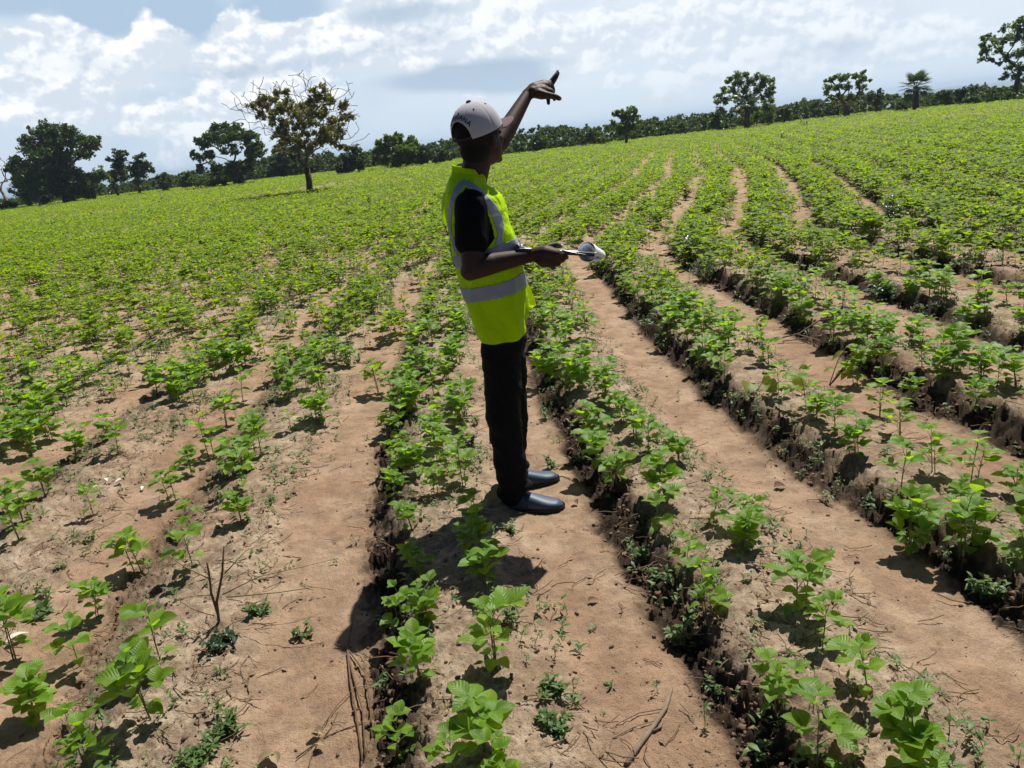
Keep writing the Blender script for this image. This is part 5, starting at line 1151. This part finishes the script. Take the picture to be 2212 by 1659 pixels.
# daylight fluorescence is part of the dye: a weak glow of its own colour would be emission, so it is left to albedo
t.links.new(b.outputs[0], mx.inputs[1]); t.links.new(tb.outputs[0], mx.inputs[2]); t.links.new(mx.outputs[0], t.nodes['Material Output'].inputs[0])
M_REF, t, b = mat('grey_reflective_tape', (.42, .44, .50), .55, .3, .0)
t.links.new(mixc(t, nz(t, 25, 3, .6), (.24, .26, .32), (.30, .32, .38)), b.inputs['Base Color'])
vest = link('safety_vest', vesh(~hole & ~neck, 0), M_VEST, PER_O); vest.modifiers.new('t', 'SOLIDIFY').thickness = .0012
for nm, mk in (('reflective_band', band1 & ~hole), ('reflective_band', band2 & ~hole), ('shoulder_strip', strip & ~band1 & ~band2 & (cyn < YP)), ('shoulder_strip', strip & ~band1 & ~band2 & (cyn > YP))):
    o = link(nm, vesh(mk, .0028), M_REF, vest); md = o.modifiers.new('t', 'SOLIDIFY'); md.thickness = .001
# loose far front panel blowing outwards
mb = MB(); V = []; fl_top = [(1128, 590), (1133, 640), (1137, 668), (1130, 668)]
outl = [((1118, 575, 3.40), (1130, 590, 3.44)), ((1120, 600, 3.40), (1140, 612, 3.46)), ((1120, 625, 3.40), (1149, 630, 3.48)), ((1122, 650, 3.40), (1156, 648, 3.49)), ((1124, 662, 3.40), (1158, 660, 3.49)), ((1126, 668, 3.40), (1150, 665, 3.48))]
for a_, b_ in outl:
    for k in range(7): q = k/6; p = A3(*a_).lerp(A3(*b_), q)+Vector((0, 0, .006*math.sin(q*3))); V.append(tuple(p+INVP))
mb.add(V, [(i*7+j, i*7+j+1, (i+1)*7+j+1, (i+1)*7+j) for i in range(len(outl)-1) for j in range(6)]); fo = link('front_flap', mb.mesh('front_flap'), M_VEST, vest)
# collar piping
I = NZ; mb = MB(); pts = [Vector(Vv[NZ, j])+INVP for j in range(0, NT, 6)]; pts = [p for p in pts]
mb.tube([p for p in pts if p.x < neckb.x+.04], [.003]*len([p for p in pts if p.x < neckb.x+.04]), 6); link('collar_piping', mb.mesh('collar_piping'), M_VEST, vest) if False else None
# printed lettering on the back, seen only edge-on: dark bars
mb = MB(); 
for k in range(7):
    z0 = ZSH-.09-k*.026; 
    i0 = int((z0-ZB)/(ZT-ZB)*NZ); 
    for (j0, j1) in ((NT//2-26, NT//2-6), (NT//2+4, NT//2+24)):
        pts = []
        for i in (i0, i0-4):
            for j in range(j0, j1+1, 4): v = Vv[i, j]; pts.append((v[0]-.0035, v[1]-YP, v[2]))
        n = len(pts)//2; mb.add(pts, [(q, q+1, n+q+1, n+q) for q in range(n-1)])
link('back_print', mb.mesh('back_print'), M_PUR, vest)

# clipboard + papers + pen ----------------------------------------------
c0 = A3(1108, 540, 3.2); c1 = A3(1277, 551, 3.2)
CB = empty('clipboard', ((c0.x+c1.x)/2, 3.215, (c0.z+c1.z)/2)); setp(CB, 'black clipboard with white papers curled over at its end, held in the lower hand', 'clipboard')
ax = (c1-c0); Lc = ax.length; CB.rotation_euler = (D2R(-6.0), -math.atan2(ax.z, ax.x), D2R(2))
def rbox(bm, sx_, sy_, sz_, loc=(0, 0, 0), bev=.003):
    g = bmesh.ops.create_cube(bm, size=1); 
    for v in g['verts']: v.co = Vector((v.co.x*sx_, v.co.y*sy_, v.co.z*sz_))+Vector(loc)
    es = list({e for v in g['verts'] for e in v.link_edges}); bmesh.ops.bevel(bm, geom=es, offset=bev, segments=2, affect='EDGES')
M_CB = simple('black_plastic', (.012, .012, .016), .25, .5, .1, 30, 0); M_PAP = simple('white_paper', (.80, .81, .86), .8, .2, .03, 20, 0); M_MET = mat('clip_steel', (.6, .6, .62), .25, .5, 1.)[0]
bm = bmesh.new(); rbox(bm, Lc, .225, .012, bev=.004); me = bpy.data.meshes.new('board'); bm.to_mesh(me); bm.free(); link('board', me, M_CB, CB)
bm = bmesh.new(); rbox(bm, .03, .10, .012, (-Lc/2+.03, 0, .016), .003); cap_mesh(bm, (-Lc/2+.018, -.05, .02), (-Lc/2+.018, .05, .02), .005, .005, 10); me = bpy.data.meshes.new('clip'); bm.to_mesh(me); bm.free(); link('clip', me, M_MET, CB)
# paper block: lies on the board then curls up and back at the far end
def paper(off, R0, ang, W0=.21, nm='paper', tw=.0):
    V = []; n = 34; m_ = 10; Ls = Lc*.90
    for i in range(n+1):
        for j in range(m_+1):
            yv = (j/m_-.5); q = i/n; fl = .60; r_ = R0*(1+tw*(yv+.5))
            if q < fl: x = -Lc/2+.02+q/fl*(Lc*.93); z = .0075+off; x_, z_ = x, z
            else: a = (q-fl)/(1-fl)*ang; x_ = -Lc/2+.02+Lc*.93+r_*math.sin(a); z_ = .0075+off+r_*(1-math.cos(a))
            V.append((x_, yv*W0, z_))
    Fc = [(i*(m_+1)+j, i*(m_+1)+j+1, (i+1)*(m_+1)+j+1, (i+1)*(m_+1)+j) for i in range(n) for j in range(m_)]
    me = bpy.data.meshes.new(nm); me.from_pydata(V, [], Fc); me.update(); o = link(nm, me, M_PAP, CB); o.modifiers.new('t', 'SOLIDIFY').thickness = .0006; return o
paper(.0, .03, .25); paper(.0012, .03, .35)
def curl(Ra, Rb, nm, turn):
    """sheet end rolled over into a cone whose mouth faces back along the board"""
    q0 = A3(1268, 533, 3.17)-Vector(CB.location); q1 = A3(1297, 532, 3.25)-Vector(CB.location); axd = (q1-q0); Lx = axd.length; axd.normalize(); a_ = axd.orthogonal().normalized(); a_ = (Vector((0, 0, -1))-axd*Vector((0, 0, -1)).dot(axd)).normalized(); b_ = axd.cross(a_)
    V = []; n, m_ = 40, 8
    for i in range(n+1):
        for j in range(m_+1):
            q = j/m_; an = turn*i/n-.9; r_ = (Ra*(1-q)+Rb*q)*(1-.10*i/n); q_ = q+.25*math.sin(an*.5)*(q-.5); V.append(tuple(q0+axd*(Lx*q_)+a_*math.cos(an)*r_+b_*math.sin(an)*r_))
    me = bpy.data.meshes.new(nm); me.from_pydata(V, [], [(i*(m_+1)+j, i*(m_+1)+j+1, (i+1)*(m_+1)+j+1, (i+1)*(m_+1)+j) for i in range(n) for j in range(m_)]); me.update(); o = link(nm, me, M_PAP, CB); o.modifiers.new('t', 'SOLIDIFY').thickness = .0006
curl(.041, .024, 'curled_paper', 6.0); curl(.031, .019, 'curled_paper', 5.4)
pn = MB(); pa, pb = A3(1214, 542, 3.10), A3(1272, 553, 3.085); pn.tube([pa, pa.lerp(pb, .1), pa.lerp(pb, .85), pa.lerp(pb, .93), pb], [.0035, .0042, .0042, .003, .0008], 10); pn.V = [v-np.array(pa) for v in pn.V]
o = link('pen', pn.mesh('pen'), M_CB); o.location = pa; setp(o, 'slim black pen held against the near edge of the clipboard', 'pen')
print('objects', len(bpy.data.objects))
